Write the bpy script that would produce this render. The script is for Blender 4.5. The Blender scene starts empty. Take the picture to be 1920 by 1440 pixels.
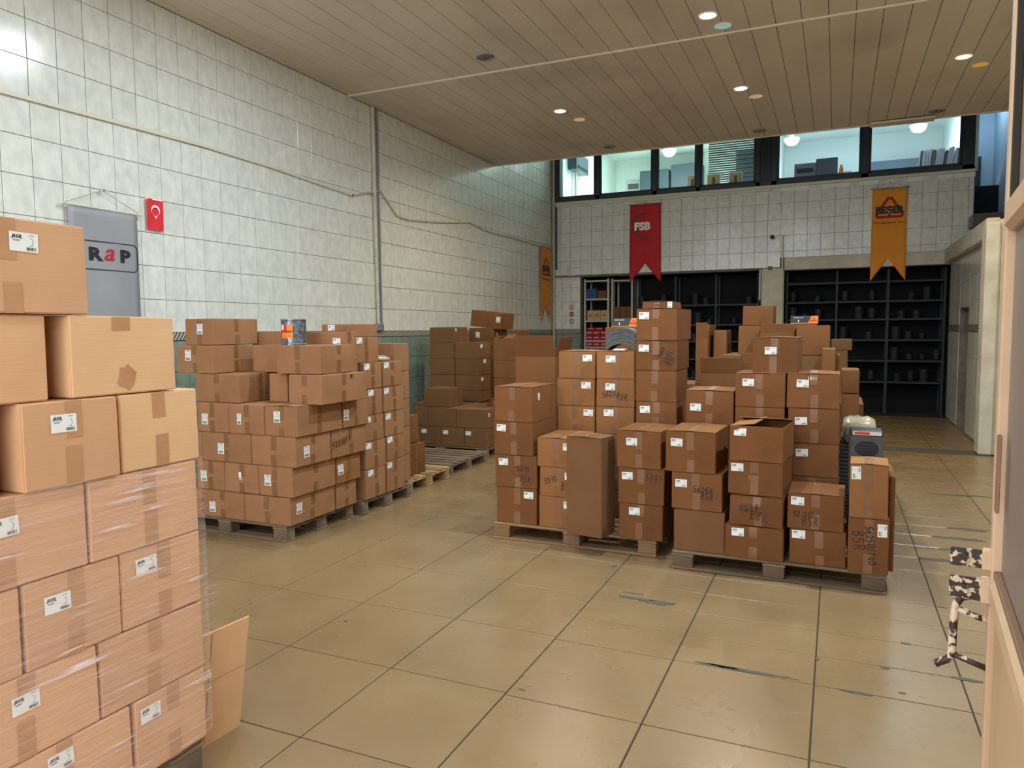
import bpy, math, random
from mathutils import Vector, Matrix
random.seed(7)
S = bpy.context.scene
COL = S.collection
# ------------------------------------------------------------ camera, world, exposure
cam_d = bpy.data.cameras.new('camera'); cam = bpy.data.objects.new('camera', cam_d); COL.objects.link(cam)
cam_d.sensor_width = 36.0; cam_d.lens = 25.6661; cam_d.clip_start = 0.02
Rr, Ru, Rw = (0.913874, 0.405937, -0.007028), (-0.023434, 0.070023, 0.997270), (-0.405321, 0.911215, -0.073505)
cam.matrix_world = Matrix(((Rr[0], Ru[0], -Rw[0], 0), (Rr[1], Ru[1], -Rw[1], 0), (Rr[2], Ru[2], -Rw[2], 1.53), (0, 0, 0, 1)))
S.camera = cam
S.view_settings.view_transform = 'Standard'; S.view_settings.look = 'None'
S.view_settings.gamma = 1.0; S.view_settings.use_curve_mapping = False
S.view_settings.exposure = 0.0
world = bpy.data.worlds.new('overcast_sky'); S.world = world; world.use_nodes = True
bg = world.node_tree.nodes['Background']; bg.inputs[0].default_value = (0.90, 0.95, 1.0, 1); bg.inputs[1].default_value = 4.6

def area(name, loc, size, power, color, rot=(0, 0, 0), sy=None, portal=False, spread=None):
    l = bpy.data.lights.new(name, 'AREA'); l.shape = 'RECTANGLE' if sy else 'DISK'; l.size = size
    if sy: l.size_y = sy
    l.energy = power; l.color = color
    if spread: l.spread = spread
    if portal: l.cycles.is_portal = True
    o = bpy.data.objects.new(name, l); o.location = loc; o.rotation_euler = rot; COL.objects.link(o); return o
area('sky_portal', (-2.56, -0.34, 2.16), 5.6, 1, (1, 1, 1), (math.radians(90), 0, 0), 4.3, True)

# unseen cool downlights along the ceiling grid, added to brighten walls and box sides
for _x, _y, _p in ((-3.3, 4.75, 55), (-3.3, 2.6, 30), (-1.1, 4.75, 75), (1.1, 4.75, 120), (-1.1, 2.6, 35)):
    area('unseen_downlight', (_x, _y, 4.29), .14, _p, (.80, .93, 1.0))
# ------------------------------------------------------------ helpers
def lin(c):
    return tuple(((v / 255) / 12.92 if v / 255 <= .04045 else ((v / 255 + .055) / 1.055) ** 2.4) for v in c[:3]) + (1,)
def tag(o, label=None, cat=None, group=None, kind=None):
    if label: o['label'] = label
    if cat: o['category'] = cat
    if group: o['group'] = group
    if kind: o['kind'] = kind
    return o
def link(name, data, parent=None, loc=None, rot=None):
    o = bpy.data.objects.new(name, data); COL.objects.link(o)
    if parent: o.parent = parent
    if loc is not None: o.location = loc
    if rot is not None: o.rotation_euler = rot
    return o
def empty(name, loc, rz=0):
    return link(name, None, None, loc, (0, 0, rz))
class MB:
    def __init__(s): s.v = []; s.f = []; s.sm = False
    def add(s, vs, fs):
        n = len(s.v); s.v += [tuple(p) for p in vs]; s.f += [tuple(i + n for i in f) for f in fs]; return s
    def box(s, x0, x1, y0, y1, z0, z1):
        return s.add([(x0,y0,z0),(x1,y0,z0),(x1,y1,z0),(x0,y1,z0),(x0,y0,z1),(x1,y0,z1),(x1,y1,z1),(x0,y1,z1)],
                     [(0,3,2,1),(4,5,6,7),(0,1,5,4),(1,2,6,5),(2,3,7,6),(3,0,4,7)])
    def cbox(s, x0, x1, y0, y1, z0, z1, c=.004):
        # box with chamfered edges
        P = []; F = []
        xs = (x0, x1); ys = (y0, y1); zs = (z0, z1); sg = (1, -1)
        idx = {}
        for i in (0, 1):
            for j in (0, 1):
                for k in (0, 1):
                    x, y, z = xs[i], ys[j], zs[k]; a, b, d = sg[i]*c, sg[j]*c, sg[k]*c
                    idx[i,j,k,'x'] = len(P); P.append((x, y+b, z+d))
                    idx[i,j,k,'y'] = len(P); P.append((x+a, y, z+d))
                    idx[i,j,k,'z'] = len(P); P.append((x+a, y+b, z))
                    F.append((idx[i,j,k,'x'], idx[i,j,k,'y'], idx[i,j,k,'z']))
        for i in (0, 1):
            F.append(tuple(idx[i,j,k,'x'] for j, k in ((0,0),(1,0),(1,1),(0,1))))
            F.append(tuple(idx[j,i,k,'y'] for j, k in ((0,0),(1,0),(1,1),(0,1))))
            F.append(tuple(idx[j,k,i,'z'] for j, k in ((0,0),(1,0),(1,1),(0,1))))
            for j in (0, 1):
                F.append((idx[i,j,0,'x'], idx[i,j,0,'y'], idx[i,j,1,'y'], idx[i,j,1,'x']))
                F.append((idx[i,0,j,'x'], idx[i,0,j,'z'], idx[i,1,j,'z'], idx[i,1,j,'x']))
                F.append((idx[0,i,j,'y'], idx[0,i,j,'z'], idx[1,i,j,'z'], idx[1,i,j,'y']))
        return s.add(P, F)
    def tube(s, pts, r, n=8, closed_ends=True):
        pts = [Vector(p) for p in pts]; rings = []
        rr = r if isinstance(r, (list, tuple)) else [r] * len(pts)
        for i, p in enumerate(pts):
            t = (pts[min(i+1, len(pts)-1)] - pts[max(i-1, 0)]).normalized()
            a = t.orthogonal() if i == 0 else (pa - t * pa.dot(t))
            a.normalize(); pa = a; b = t.cross(a)
            rings.append([p + (a*math.cos(2*math.pi*k/n) + b*math.sin(2*math.pi*k/n)) * rr[i] for k in range(n)])
        vs = [q for g in rings for q in g]; fs = []
        for i in range(len(pts)-1):
            for k in range(n):
                fs.append((i*n+k, i*n+(k+1) % n, (i+1)*n+(k+1) % n, (i+1)*n+k))
        if closed_ends:
            fs.append(tuple(range(n-1, -1, -1))); fs.append(tuple((len(pts)-1)*n+k for k in range(n)))
        return s.add(vs, fs)
    def lathe(s, prof, n=24, c=(0, 0, 0)):
        vs = []; fs = []
        for (r, z) in prof:
            for k in range(n): vs.append((c[0]+r*math.cos(2*math.pi*k/n), c[1]+r*math.sin(2*math.pi*k/n), c[2]+z))
        for i in range(len(prof)-1):
            for k in range(n): fs.append((i*n+k, i*n+(k+1) % n, (i+1)*n+(k+1) % n, (i+1)*n+k))
        return s.add(vs, fs)
    def mesh(s, name, m=None, smooth=False, fix=True):
        me = bpy.data.meshes.new(name); me.from_pydata(s.v, [], s.f)
        if fix:
            import bmesh
            b = bmesh.new(); b.from_mesh(me); bmesh.ops.recalc_face_normals(b, faces=b.faces); b.to_mesh(me); b.free()
        if m: me.materials.append(m)
        if smooth: me.polygons.foreach_set('use_smooth', [True] * len(me.polygons))
        me.update(); return me
    def build(s, name, m=None, parent=None, loc=None, rot=None, smooth=False, fix=True):
        return link(name, s.mesh(name, m, smooth, fix), parent, loc, rot)

# ------------------------------------------------------------ materials
MATS = {}
def mat(name, base, rough=.6, metal=0., var=.0, noise=None, nscale=8., nstretch=(1, 1, 1), bump=0., bscale=60., bstretch=(1,1,1), spec=.5, coord='Object', emit=None, estr=1., alpha=None, two=None, tscale=1.2, tfac=(.45,.65), rvar=0.):
    m = bpy.data.materials.new(name); m.use_nodes = True; nt = m.node_tree; N = nt.nodes; Lk = nt.links
    b = N['Principled BSDF']; b.inputs['Roughness'].default_value = rough; b.inputs['Metallic'].default_value = metal
    b.inputs['Specular IOR Level'].default_value = spec
    c = lin(base); b.inputs['Base Color'].default_value = c
    tc = N.new('ShaderNodeTexCoord'); geo = N.new('ShaderNodeNewGeometry')
    src = tc.outputs['Object'] if coord == 'Object' else geo.outputs['Position']
    def nz(scale, st, detail=4):
        mp = N.new('ShaderNodeMapping'); mp.inputs['Scale'].default_value = st; Lk.new(src, mp.inputs[0])
        t = N.new('ShaderNodeTexNoise'); t.inputs['Scale'].default_value = scale; t.inputs['Detail'].default_value = detail
        Lk.new(mp.outputs[0], t.inputs[0]); return t.outputs['Fac']
    cur = None
    if noise:
        r = N.new('ShaderNodeValToRGB'); Lk.new(nz(nscale, nstretch), r.inputs[0])
        r.color_ramp.elements[0].position = .3; r.color_ramp.elements[1].position = .7
        r.color_ramp.elements[0].color = c; r.color_ramp.elements[1].color = lin(noise); cur = r.outputs[0]
    if two:
        r = N.new('ShaderNodeValToRGB'); Lk.new(nz(tscale, (1,1,1), 6), r.inputs[0])
        r.color_ramp.elements[0].position = tfac[0]; r.color_ramp.elements[1].position = tfac[1]
        mx = N.new('ShaderNodeMix'); mx.data_type = 'RGBA'; Lk.new(r.outputs[0], mx.inputs['Factor'])
        if cur: Lk.new(cur, mx.inputs['A'])
        else: mx.inputs['A'].default_value = c
        mx.inputs['B'].default_value = lin(two); cur = mx.outputs['Result']
    if var:
        oi = N.new('ShaderNodeObjectInfo'); mr = N.new('ShaderNodeMapRange'); Lk.new(oi.outputs['Random'], mr.inputs[0])
        mr.inputs[3].default_value = 1 - var; mr.inputs[4].default_value = 1 + var
        mu = N.new('ShaderNodeVectorMath'); mu.operation = 'SCALE'
        if cur: Lk.new(cur, mu.inputs[0])
        else: mu.inputs[0].default_value = c[:3]
        Lk.new(mr.outputs[0], mu.inputs['Scale']); cur = mu.outputs[0]
    if cur: Lk.new(cur, b.inputs['Base Color'])
    if rvar:
        mr = N.new('ShaderNodeMapRange'); Lk.new(nz(3, (1,1,1)), mr.inputs[0]); mr.inputs[3].default_value = rough - rvar; mr.inputs[4].default_value = rough + rvar
        Lk.new(mr.outputs[0], b.inputs['Roughness'])
    if bump:
        bp = N.new('ShaderNodeBump'); bp.inputs['Strength'].default_value = bump; bp.inputs['Distance'].default_value = .01
        Lk.new(nz(bscale, bstretch), bp.inputs['Height']); Lk.new(bp.outputs[0], b.inputs['Normal'])
    if emit:
        b.inputs['Emission Color'].default_value = lin(emit); b.inputs['Emission Strength'].default_value = estr
    if alpha is not None: b.inputs['Alpha'].default_value = alpha
    MATS[name] = m; return m
M = {}
M['tile_wall'] = mat('glazed_wall_tile', (222,221,212), .2, var=.03, noise=(203,204,196), nscale=14, nstretch=(1,1,.6), bump=.05, bscale=5, coord='P', rvar=.06)
M['tile_green'] = mat('glazed_green_tile', (134,146,130), .25, var=.05, noise=(112,128,114), nscale=16, bump=.05, bscale=5, coord='P')
M['grout'] = mat('grout', (88,86,78), .9, noise=(120,116,106), nscale=6, coord='P')
M['tile_floor'] = mat('porcelain_floor_tile', (139,114,82), .28, var=.035, noise=(131,106,75), nscale=2.2, bump=.02, bscale=4, coord='P', two=(121,98,68), tscale=2.3, tfac=(.45,.85), rvar=.08)
M['floor_grout'] = mat('floor_grout', (52,42,30), .9, coord='P')
M['mortar'] = mat('grey_mortar', (82,80,68), .75, noise=(70,68,58), nscale=18, coord='P', bump=.2)
M['panel'] = mat('ceiling_panel', (214,204,186), .5, var=.035, noise=(204,193,174), nscale=3, nstretch=(1,.25,1), two=(182,171,152), tscale=.8, tfac=(.5,.75), coord='P', spec=.3)
M['gap'] = mat('dark_gap', (46,38,28), .9)
M['trimm'] = mat('ceiling_trim_paint', (226,214,194), .5)
M['plaster'] = mat('rough_white_plaster', (206,200,184), .9, noise=(188,181,163), nscale=5, bump=.6, bscale=14, coord='P', two=(182,170,146), tscale=2, tfac=(.60,.72))
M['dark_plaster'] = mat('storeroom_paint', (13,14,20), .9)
M['office_wall'] = mat('office_wall_paint', (226,232,226), .8)
M['stair_wall'] = mat('stairwell_paint', (170,190,205), .8)
M['frame'] = mat('dark_window_frame', (46,54,60), .45, spec=.4)
M['card'] = mat('cardboard', (212,164,124), .75, noise=(203,155,116), nscale=5, var=.07, bump=.06, bscale=9, bstretch=(1,1,26), spec=.25, two=(186,140,102), tscale=3.0, tfac=(.60,.78))  # paler base makes up for light missing on the foreground stack
M['card_brown'] = mat('brown_cardboard', (124,80,45), .78, noise=(115,74,41), nscale=5, var=.13, bump=.06, bscale=9, bstretch=(1,1,26), spec=.22, two=(100,64,36), tscale=3.0, tfac=(.60,.78))  # dimmer light on the middle and right stacks put into a darker base
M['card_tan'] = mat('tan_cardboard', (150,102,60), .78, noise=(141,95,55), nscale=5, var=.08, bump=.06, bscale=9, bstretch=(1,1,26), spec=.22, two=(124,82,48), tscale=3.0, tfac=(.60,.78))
M['card_mid'] = mat('mid_brown_cardboard', (156,112,78), .78, noise=(147,104,71), nscale=5, var=.06, bump=.06, bscale=9, bstretch=(1,1,26), spec=.22, two=(134,94,62), tscale=3.0, tfac=(.60,.78))  # base darkened to stand in for weaker light on the left stack fronts
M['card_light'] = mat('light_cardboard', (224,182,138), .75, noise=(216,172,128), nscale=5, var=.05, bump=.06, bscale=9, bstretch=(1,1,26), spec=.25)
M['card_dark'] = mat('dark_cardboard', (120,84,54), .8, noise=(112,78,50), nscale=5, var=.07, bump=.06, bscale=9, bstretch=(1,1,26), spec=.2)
M['card_in'] = mat('cardboard_inside', (214,184,140), .8, noise=(202,170,126), nscale=6, spec=.2)
M['tape_light'] = mat('light_packing_tape', (192,142,102), .32, noise=(182,133,94), nscale=14, spec=.5, bump=.1, bscale=30)
M['tape'] = mat('brown_packing_tape', (122,80,46), .46, noise=(132,89,54), nscale=14, spec=.5, bump=.1, bscale=30)
M['stain'] = mat('oily_stain', (192,142,100), .7, noise=(172,122,82), nscale=20)
M['white'] = mat('label_paper', (232,232,228), .5)
M['ink'] = mat('black_ink', (26,24,26), .6)
M['ink_gray'] = mat('grey_ink', (120,120,124), .6)
M['ink_white'] = mat('white_ink', (225,205,180), .6)
M['marker'] = mat('marker_ink', (40,28,24), .5)
M['wood'] = mat('pallet_wood', (150,118,82), .85, noise=(120,92,62), nscale=7, nstretch=(.15,1,1), var=.15, bump=.3, bscale=20, bstretch=(.1,1,1))
M['wood_old'] = mat('weathered_pallet_wood', (138,116,92), .9, noise=(92,74,56), nscale=7, nstretch=(.15,1,1), var=.15, bump=.4, bscale=20, bstretch=(.1,1,1))
M['wood_new'] = mat('pale_pallet_wood', (186,152,104), .8, noise=(160,124,80), nscale=7, nstretch=(.15,1,1), var=.1, bump=.25, bscale=20, bstretch=(.1,1,1))
M['red'] = mat('red_cloth', (196,34,42), .8, noise=(180,28,36), nscale=3)
M['flagred'] = mat('flag_red', (214,32,46), .7)
M['orange'] = mat('orange_cloth', (232,150,48), .8, noise=(224,140,40), nscale=3)
M['greycloth'] = mat('grey_satin_cloth', (150,150,154), .45, noise=(140,140,146), nscale=2)
M['wine'] = mat('wine_red_print', (168,36,40), .8)
M['olive'] = mat('olive_print', (120,62,34), .8)
M['conduit'] = mat('plastic_conduit', (206,200,182), .45)
M['conduit_dirty'] = mat('aged_white_pipe', (196,188,168), .5, noise=(170,160,140), nscale=6, coord='P')
M['steel'] = mat('steel', (150,152,154), .3, metal=.9)
M['darkmetal'] = mat('dark_metal', (52,54,58), .5, metal=.5)
M['galv'] = mat('galvanised_tin', (150,160,168), .3, metal=.6, noise=(60,74,84), nscale=38)
M['cream'] = mat('cream_paint', (194,162,130), .45, noise=(180,148,116), nscale=5, coord='P', two=(104,72,50), tscale=9, tfac=(.70,.74), bump=.15, bscale=20)
M['cream_clean'] = mat('cream_sheet_metal', (186,154,122), .42, noise=(176,144,112), nscale=2.5, coord='P')
M['rusty'] = mat('chipped_cream_paint', (196,174,146), .5, coord='P', two=(46,30,22), tscale=55, tfac=(.45,.49), bump=.3, bscale=30)
M['leafglass'] = mat('grey_film_glass', (128,112,98), .5, noise=(118,103,90), nscale=1.5, coord='P')
M['shelf_w'] = mat('grey_shelf_metal', (186,184,172), .5)
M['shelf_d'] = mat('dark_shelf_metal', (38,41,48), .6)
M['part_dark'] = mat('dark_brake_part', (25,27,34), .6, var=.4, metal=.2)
M['redcarton'] = mat('red_carton', (170,24,38), .5, var=.2)
M['bluecarton'] = mat('blue_carton', (24,70,130), .5)
M['tancarton'] = mat('tan_carton', (196,158,112), .7)
M['black'] = mat('black_card', (34,36,42), .45)
M['orangecard'] = mat('orange_card', (240,128,24), .5)
M['pad'] = mat('grey_friction_pad', (84,84,86), .7, noise=(70,70,72), nscale=20, var=.1)
M['pad_dark'] = mat('dark_friction_sheet', (62,52,48), .7, var=.3)
M['foil'] = mat('crumpled_clear_wrap', (176,164,140), .22, noise=(150,136,112), nscale=6, bump=.9, bscale=9, spec=.8)
M['screen'] = mat('dark_screen', (70,84,96), .4)
M['paper'] = mat('paper', (226,230,238), .7, var=.06)
M['redsign'] = mat('red_sign', (190,40,36), .6)
M['brownsign'] = mat('brown_sign', (120,90,64), .6)
M['granite'] = mat('dark_granite', (64,56,50), .4, noise=(90,76,66), nscale=30)
M['asphalt'] = mat('street_paving', (188,184,174), .9, noise=(172,168,160), nscale=2, coord='P')
M['lamp_cool'] = mat('cool_lamp_glow', (225,250,255), .5, emit=(205,245,255), estr=14)
M['lamp_warm'] = mat('warm_lamp_glow', (255,240,215), .5, emit=(255,236,205), estr=14)
M['lamp_yellow'] = mat('yellow_lamp_glow', (255,235,160), .5, emit=(255,222,120), estr=9)
M['lamp_off'] = mat('unlit_lamp', (120,110,100), .2, metal=.6)
M['ghost_w'] = mat('warm_ghost_glow', (226,200,160), .5, emit=(214,176,132), estr=.45)  # glow of a lens ghost, not of a lamp; likewise the next two
M['ghost_c'] = mat('cool_ghost_glow', (180,210,210), .5, emit=(150,186,188), estr=.45)
M['ghost_y'] = mat('yellow_ghost_glow', (220,180,100), .5, emit=(196,150,70), estr=.45)
M['globe'] = mat('office_lamp_globe', (255,255,255), .5, emit=(235,250,255), estr=9)

def glass_mat():
    m = bpy.data.materials.new('window_glass'); m.use_nodes = True; nt = m.node_tree; N = nt.nodes
    N.remove(N['Principled BSDF']); out = N['Material Output']
    t = N.new('ShaderNodeBsdfTransparent'); t.inputs[0].default_value = (.93,.97,.98,1)
    g = N.new('ShaderNodeBsdfGlossy'); g.inputs['Roughness'].default_value = .03
    f = N.new('ShaderNodeFresnel'); f.inputs[0].default_value = 1.45
    mx = N.new('ShaderNodeMixShader'); nt.links.new(f.outputs[0], mx.inputs[0]); nt.links.new(t.outputs[0], mx.inputs[1]); nt.links.new(g.outputs[0], mx.inputs[2])
    nt.links.new(mx.outputs[0], out.inputs[0]); return m
M['glass'] = glass_mat()
def film_mat():
    m = bpy.data.materials.new('stretch_film'); m.use_nodes = True; nt = m.node_tree; N = nt.nodes; Lk = nt.links
    b = N['Principled BSDF']; b.inputs['Base Color'].default_value = lin((235,215,210)); b.inputs['Roughness'].default_value = .18
    geo = N.new('ShaderNodeNewGeometry')
    def nz(scale, st, rot=0, d=3):
        mp = N.new('ShaderNodeMapping'); mp.inputs['Scale'].default_value = st; mp.inputs['Rotation'].default_value = (rot, 0, 0); Lk.new(geo.outputs['Position'], mp.inputs[0])
        t = N.new('ShaderNodeTexNoise'); t.inputs['Scale'].default_value = scale; t.inputs['Detail'].default_value = d; Lk.new(mp.outputs[0], t.inputs[0]); return t.outputs[0]
    a = nz(4, (1, 1.0, 22), .06); c = nz(1.0, (1, 3.2, 60), .10, 6); big = nz(3.0, (1, 1, 2), 0, 2)
    r1 = N.new('ShaderNodeMapRange'); Lk.new(a, r1.inputs[0]); r1.inputs[1].default_value = .35; r1.inputs[2].default_value = .75; r1.inputs[3].default_value = .05; r1.inputs[4].default_value = .24
    r2 = N.new('ShaderNodeMapRange'); Lk.new(c, r2.inputs[0]); r2.inputs[1].default_value = .57; r2.inputs[2].default_value = .66; r2.inputs[3].default_value = 0; r2.inputs[4].default_value = .75
    r3 = N.new('ShaderNodeMapRange'); Lk.new(big, r3.inputs[0]); r3.inputs[1].default_value = .45; r3.inputs[2].default_value = .62; r3.inputs[3].default_value = 0; r3.inputs[4].default_value = 1
    mu = N.new('ShaderNodeMath'); mu.operation = 'MULTIPLY'; Lk.new(r2.outputs[0], mu.inputs[0]); Lk.new(r3.outputs[0], mu.inputs[1])
    ad = N.new('ShaderNodeMath'); Lk.new(r1.outputs[0], ad.inputs[0]); Lk.new(mu.outputs[0], ad.inputs[1]); Lk.new(ad.outputs[0], b.inputs['Alpha'])
    bp = N.new('ShaderNodeBump'); bp.inputs['Strength'].default_value = .8; bp.inputs['Distance'].default_value = .01; Lk.new(a, bp.inputs['Height']); Lk.new(bp.outputs[0], b.inputs['Normal'])
    return m
M['film'] = film_mat()
def stripe_mat():
    m = mat('rope_border_tile', (120,116,106), .35)
    nt = m.node_tree; N = nt.nodes; Lk = nt.links; b = N['Principled BSDF']
    geo = N.new('ShaderNodeNewGeometry'); mp = N.new('ShaderNodeMapping'); mp.inputs['Rotation'].default_value = (math.radians(38), math.radians(38), 0)
    Lk.new(geo.outputs['Position'], mp.inputs[0])
    sx = N.new('ShaderNodeSeparateXYZ'); Lk.new(geo.outputs['Position'], sx.inputs[0])
    a = N.new('ShaderNodeMath'); Lk.new(sx.outputs[0], a.inputs[0]); Lk.new(sx.outputs[1], a.inputs[1])
    z = N.new('ShaderNodeMath'); z.operation = 'MULTIPLY_ADD'; Lk.new(sx.outputs[2], z.inputs[0]); z.inputs[1].default_value = -.7; Lk.new(a.outputs[0], z.inputs[2])
    q = N.new('ShaderNodeMath'); q.operation = 'MULTIPLY'; Lk.new(z.outputs[0], q.inputs[0]); q.inputs[1].default_value = 27
    f = N.new('ShaderNodeMath'); f.operation = 'FRACT'; Lk.new(q.outputs[0], f.inputs[0])
    r = N.new('ShaderNodeValToRGB'); r.color_ramp.interpolation = 'CONSTANT'; Lk.new(f.outputs[0], r.inputs[0])
    r.color_ramp.elements[0].color = lin((84,82,80)); r.color_ramp.elements[1].position = .5; r.color_ramp.elements[1].color = lin((182,180,168))
    Lk.new(r.outputs[0], b.inputs['Base Color']); return m
M['rope'] = stripe_mat()

# ------------------------------------------------------------ room shell
XL, XR, YB, ZC, YC = -5.37, 2.6, 14.15, 4.32, 11.46
def slab(name, bx, m, kind='structure', parent=None):
    o = MB().box(*bx).build(name, m, parent)
    if not parent: tag(o, kind=kind)
    return o
floor = slab('floor', (XL-.2, XR+.2, -.6, 18.5, -.15, -.0035), M['floor_grout'])
tag(floor, 'beige porcelain tiled warehouse floor')
wl = slab('wall_left', (XL-.2, XL-.006, -.35, 18.4, 0, 5.9), M['grout'])
def wallpiece(nm, x0, x1, z0, z1, m='grout', par=None): return slab(nm, (x0, x1, YB+.006, YB+.16, z0, z1), M[m], parent=par)
wb = wallpiece('wall_back', XL, 2.0, 2.59, 4.13)
wallpiece('wall_section', XL, -4.76, 0, 2.59, 'grout', wb)
pier = MB(); n = 14
pier.cbox(-1.29, -.9, YB-.03, YB+.2, 0, 2.62, .02)
pr = pier.build('trim_1', M['plaster']); tag(pr, 'rough plastered white pier between the two dark storeroom openings', kind='structure')
bm_ = MB().cbox(-.9, 1.72, YB-.03, YB+.2, 2.575, 2.80, .015).build('trim_2', M['plaster']); tag(bm_, kind='structure')
slab('wall_front', (XL-.2, 3.0, -.6, -.35, 4.32, 5.9), M['plaster'])
slab('wall_front', (.25, 3.0, -.6, -.35, 0, 4.32), M['plaster'])
slab('wall_right', (XR, XR+.2, -.35, 18.4, 0, 5.9), M['plaster'])
ceil = slab('ceiling', (XL-.2, XR+.2, -.35, YC-.002, ZC+.012, ZC+.12), M['gap'])
slab('ceiling', (XL-.2, XR+.2, YC-.3, 18.4, 5.75, 5.9), M['office_wall'])
slab('wall_fascia', (XL-.2, XR+.2, YC-.05, YC-.003, ZC+.12, 5.75), M['panel'])
street = slab('ground_street', (-25, 20, -30, -.6, -.2, -.02), M['asphalt'])
# ceiling panels
pw = .2237
segs = [(-.3, 3.6), (3.603, 7.335), (7.365, YC-.004)]
pm = {}
k = 0; x = -5.37
x0_first = -1.70 - pw * 17
while x0_first > XL: x0_first -= pw
xs = []; x = x0_first
while x < XR:
    xs.append((max(x, XL) + .0025, min(x+pw, XR) - .0025)); x += pw
for a, b in xs:
    if b - a < .02: continue
    for (ya, yb_) in segs:
        key = (round(b-a, 3), ya)
        if key not in pm:
            w = b - a; c = .004; L_ = yb_-ya; h = .012
            pm[key] = MB().add([(0,0,h),(w,0,h),(w,L_,h),(0,L_,h),(0,0,c),(w,0,c),(w,L_,c),(0,L_,c),(c,c,0),(w-c,c,0),(w-c,L_-c,0),(c,L_-c,0)],
                [(0,1,5,4),(1,2,6,5),(2,3,7,6),(3,0,4,7),(4,5,9,8),(5,6,10,9),(6,7,11,10),(7,4,8,11),(8,9,10,11)]).mesh('ceiling_panel', M['panel'])
        o = link('ceiling_panel', pm[key], ceil, (a, ya, ZC + random.uniform(0, .0015)))
t = MB().cbox(XL, XR, 7.335, 7.365, ZC-.012, ZC+.005, .003).build('joint_strip', M['trimm'], ceil)
t = MB().cbox(XL, XR, 3.59, 3.61, ZC-.008, ZC+.005, .003).build('joint_strip', M['trimm'], ceil)
t = MB().cbox(XL, XR, YC-.03, YC+.002, ZC-.012, ZC+.015, .003).build('edge_strip', M['panel'], ceil)
o = MB().cbox(.35, 1.12, YC-.22, YC-.01, ZC-.04, ZC-.013, .004).build('ceiling_hatch', M['panel']); tag(o, 'sagging ceiling strip hanging at the ceiling edge above the right window', 'panel')

# generic tile field: pieces as parts
def tile_mesh(name, w, h, t, m, c=.002):
    # lies in local xy plane, normal +z, thickness t
    return MB().add([(0,0,0),(w,0,0),(w,h,0),(0,h,0),(0,0,t-c),(w,0,t-c),(w,h,t-c),(0,h,t-c),(c,c,t),(w-c,c,t),(w-c,h-c,t),(c,h-c,t)],
        [(0,1,5,4),(1,2,6,5),(2,3,7,6),(3,0,4,7),(4,5,9,8),(5,6,10,9),(6,7,11,10),(7,4,8,11),(8,9,10,11)]).mesh(name, m)
TM = {}
def tiles(cells, frame, parent, m, name='tile', t=.006, g=.0021, tilt=.0, stuff=False):
    """cells (a0,a1,b0,b1); frame(a,b)->matrix"""
    acc = MB()
    for (a0, a1, b0, b1) in cells:
        w, h = round(a1-a0-2*g, 3), round(b1-b0-2*g, 3)
        if w < .01 or h < .01: continue
        mw = frame(a0+g, b0+g)
        if tilt: mw = mw @ Matrix.Rotation(random.uniform(-tilt, tilt), 4, 'X') @ Matrix.Rotation(random.uniform(-tilt, tilt), 4, 'Y')
        if stuff:
            c = .002
            vs = [(0,0,0),(w,0,0),(w,h,0),(0,h,0),(c,c,t),(w-c,c,t),(w-c,h-c,t),(c,h-c,t)]
            acc.add([mw @ Vector(v) for v in vs], [(0,1,5,4),(1,2,6,5),(2,3,7,6),(3,0,4,7),(4,5,6,7)])
        else:
            key = (w, h, t, m.name)
            if key not in TM: TM[key] = tile_mesh(name, w, h, t, m)
            o = link(name, TM[key], parent); o.matrix_local = mw
    if stuff:
        o = acc.build(name + '_field', m, parent, fix=False); o['kind'] = 'stuff'
fl_left = lambda a, b: Matrix(((0,0,1,XL-.006),(1,0,0,a),(0,1,0,b),(0,0,0,1)))
fl_back = lambda a, b: Matrix(((1,0,0,a),(0,0,-1,YB+.006),(0,1,0,b),(0,0,0,1)))
fl_floor = lambda a, b: Matrix(((1,0,0,a),(0,1,0,b),(0,0,1,-.006),(0,0,0,1)))
fl_right = lambda X: (lambda a, b: Matrix(((0,0,-1,X+.006),(-1,0,0,a),(0,1,0,b),(0,0,0,1))))
zl = [1.54, 1.815, 2.10, 2.38, 2.665, 2.945, 3.225, 3.505, 3.787, 4.07, ZC]
near = []; far = []
ncol = 0; y = 3.31 - .2225 * 3
while y < YB - .01:
    y1 = min(y + .2225, YB)
    rows = list(zip(zl[:-1], zl[1:])) + ([(4.355, 4.64), (4.64, 4.92), (4.92, 5.2), (5.2, 5.48), (5.48, 5.74)] if y > YC - .3 else [])
    if y > YC - .3: rows[-6] = (4.07, 4.355)
    for (a, b) in rows:
        (near if y < 7.9 and ncol < 28 else far).append((y, y1, a, b))
    y = y1; ncol += 1
near.sort(key=lambda c: c[0]); far = near[295:] + far; near = near[:295]
tiles(near, fl_left, wl, M['tile_wall'], 'wall_tile', tilt=.003)
tiles(far, fl_left, wl, M['tile_wall'], 'wall_tile', tilt=.003, stuff=True)
cells = []
for j in range(52):
    y0_ = 2.64 + j * .2225
    for (a, b) in ((.03, .32), (.32, .605), (.605, .89), (.89, 1.175), (1.175, 1.455)): cells.append((y0_, min(y0_+.2225, YB), a, b))
tiles(cells, fl_left, wl, M['tile_green'], 'green_tile', stuff=True)
MB().box(XL-.004, XL+.006, 2.6, YB, 1.462, 1.535).build('border_strip', M['rope'], wl)
MB().cbox(XL-.004, XL+.012, 2.6, YB, 1.532, 1.545, .003).build('border_strip', M['conduit'], wl)
cells = []
xb = [-5.36] + [-5.20 + .2225 * i for i in range(33)]
xb = [v for v in xb if v < 1.98] + [1.99]
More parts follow.
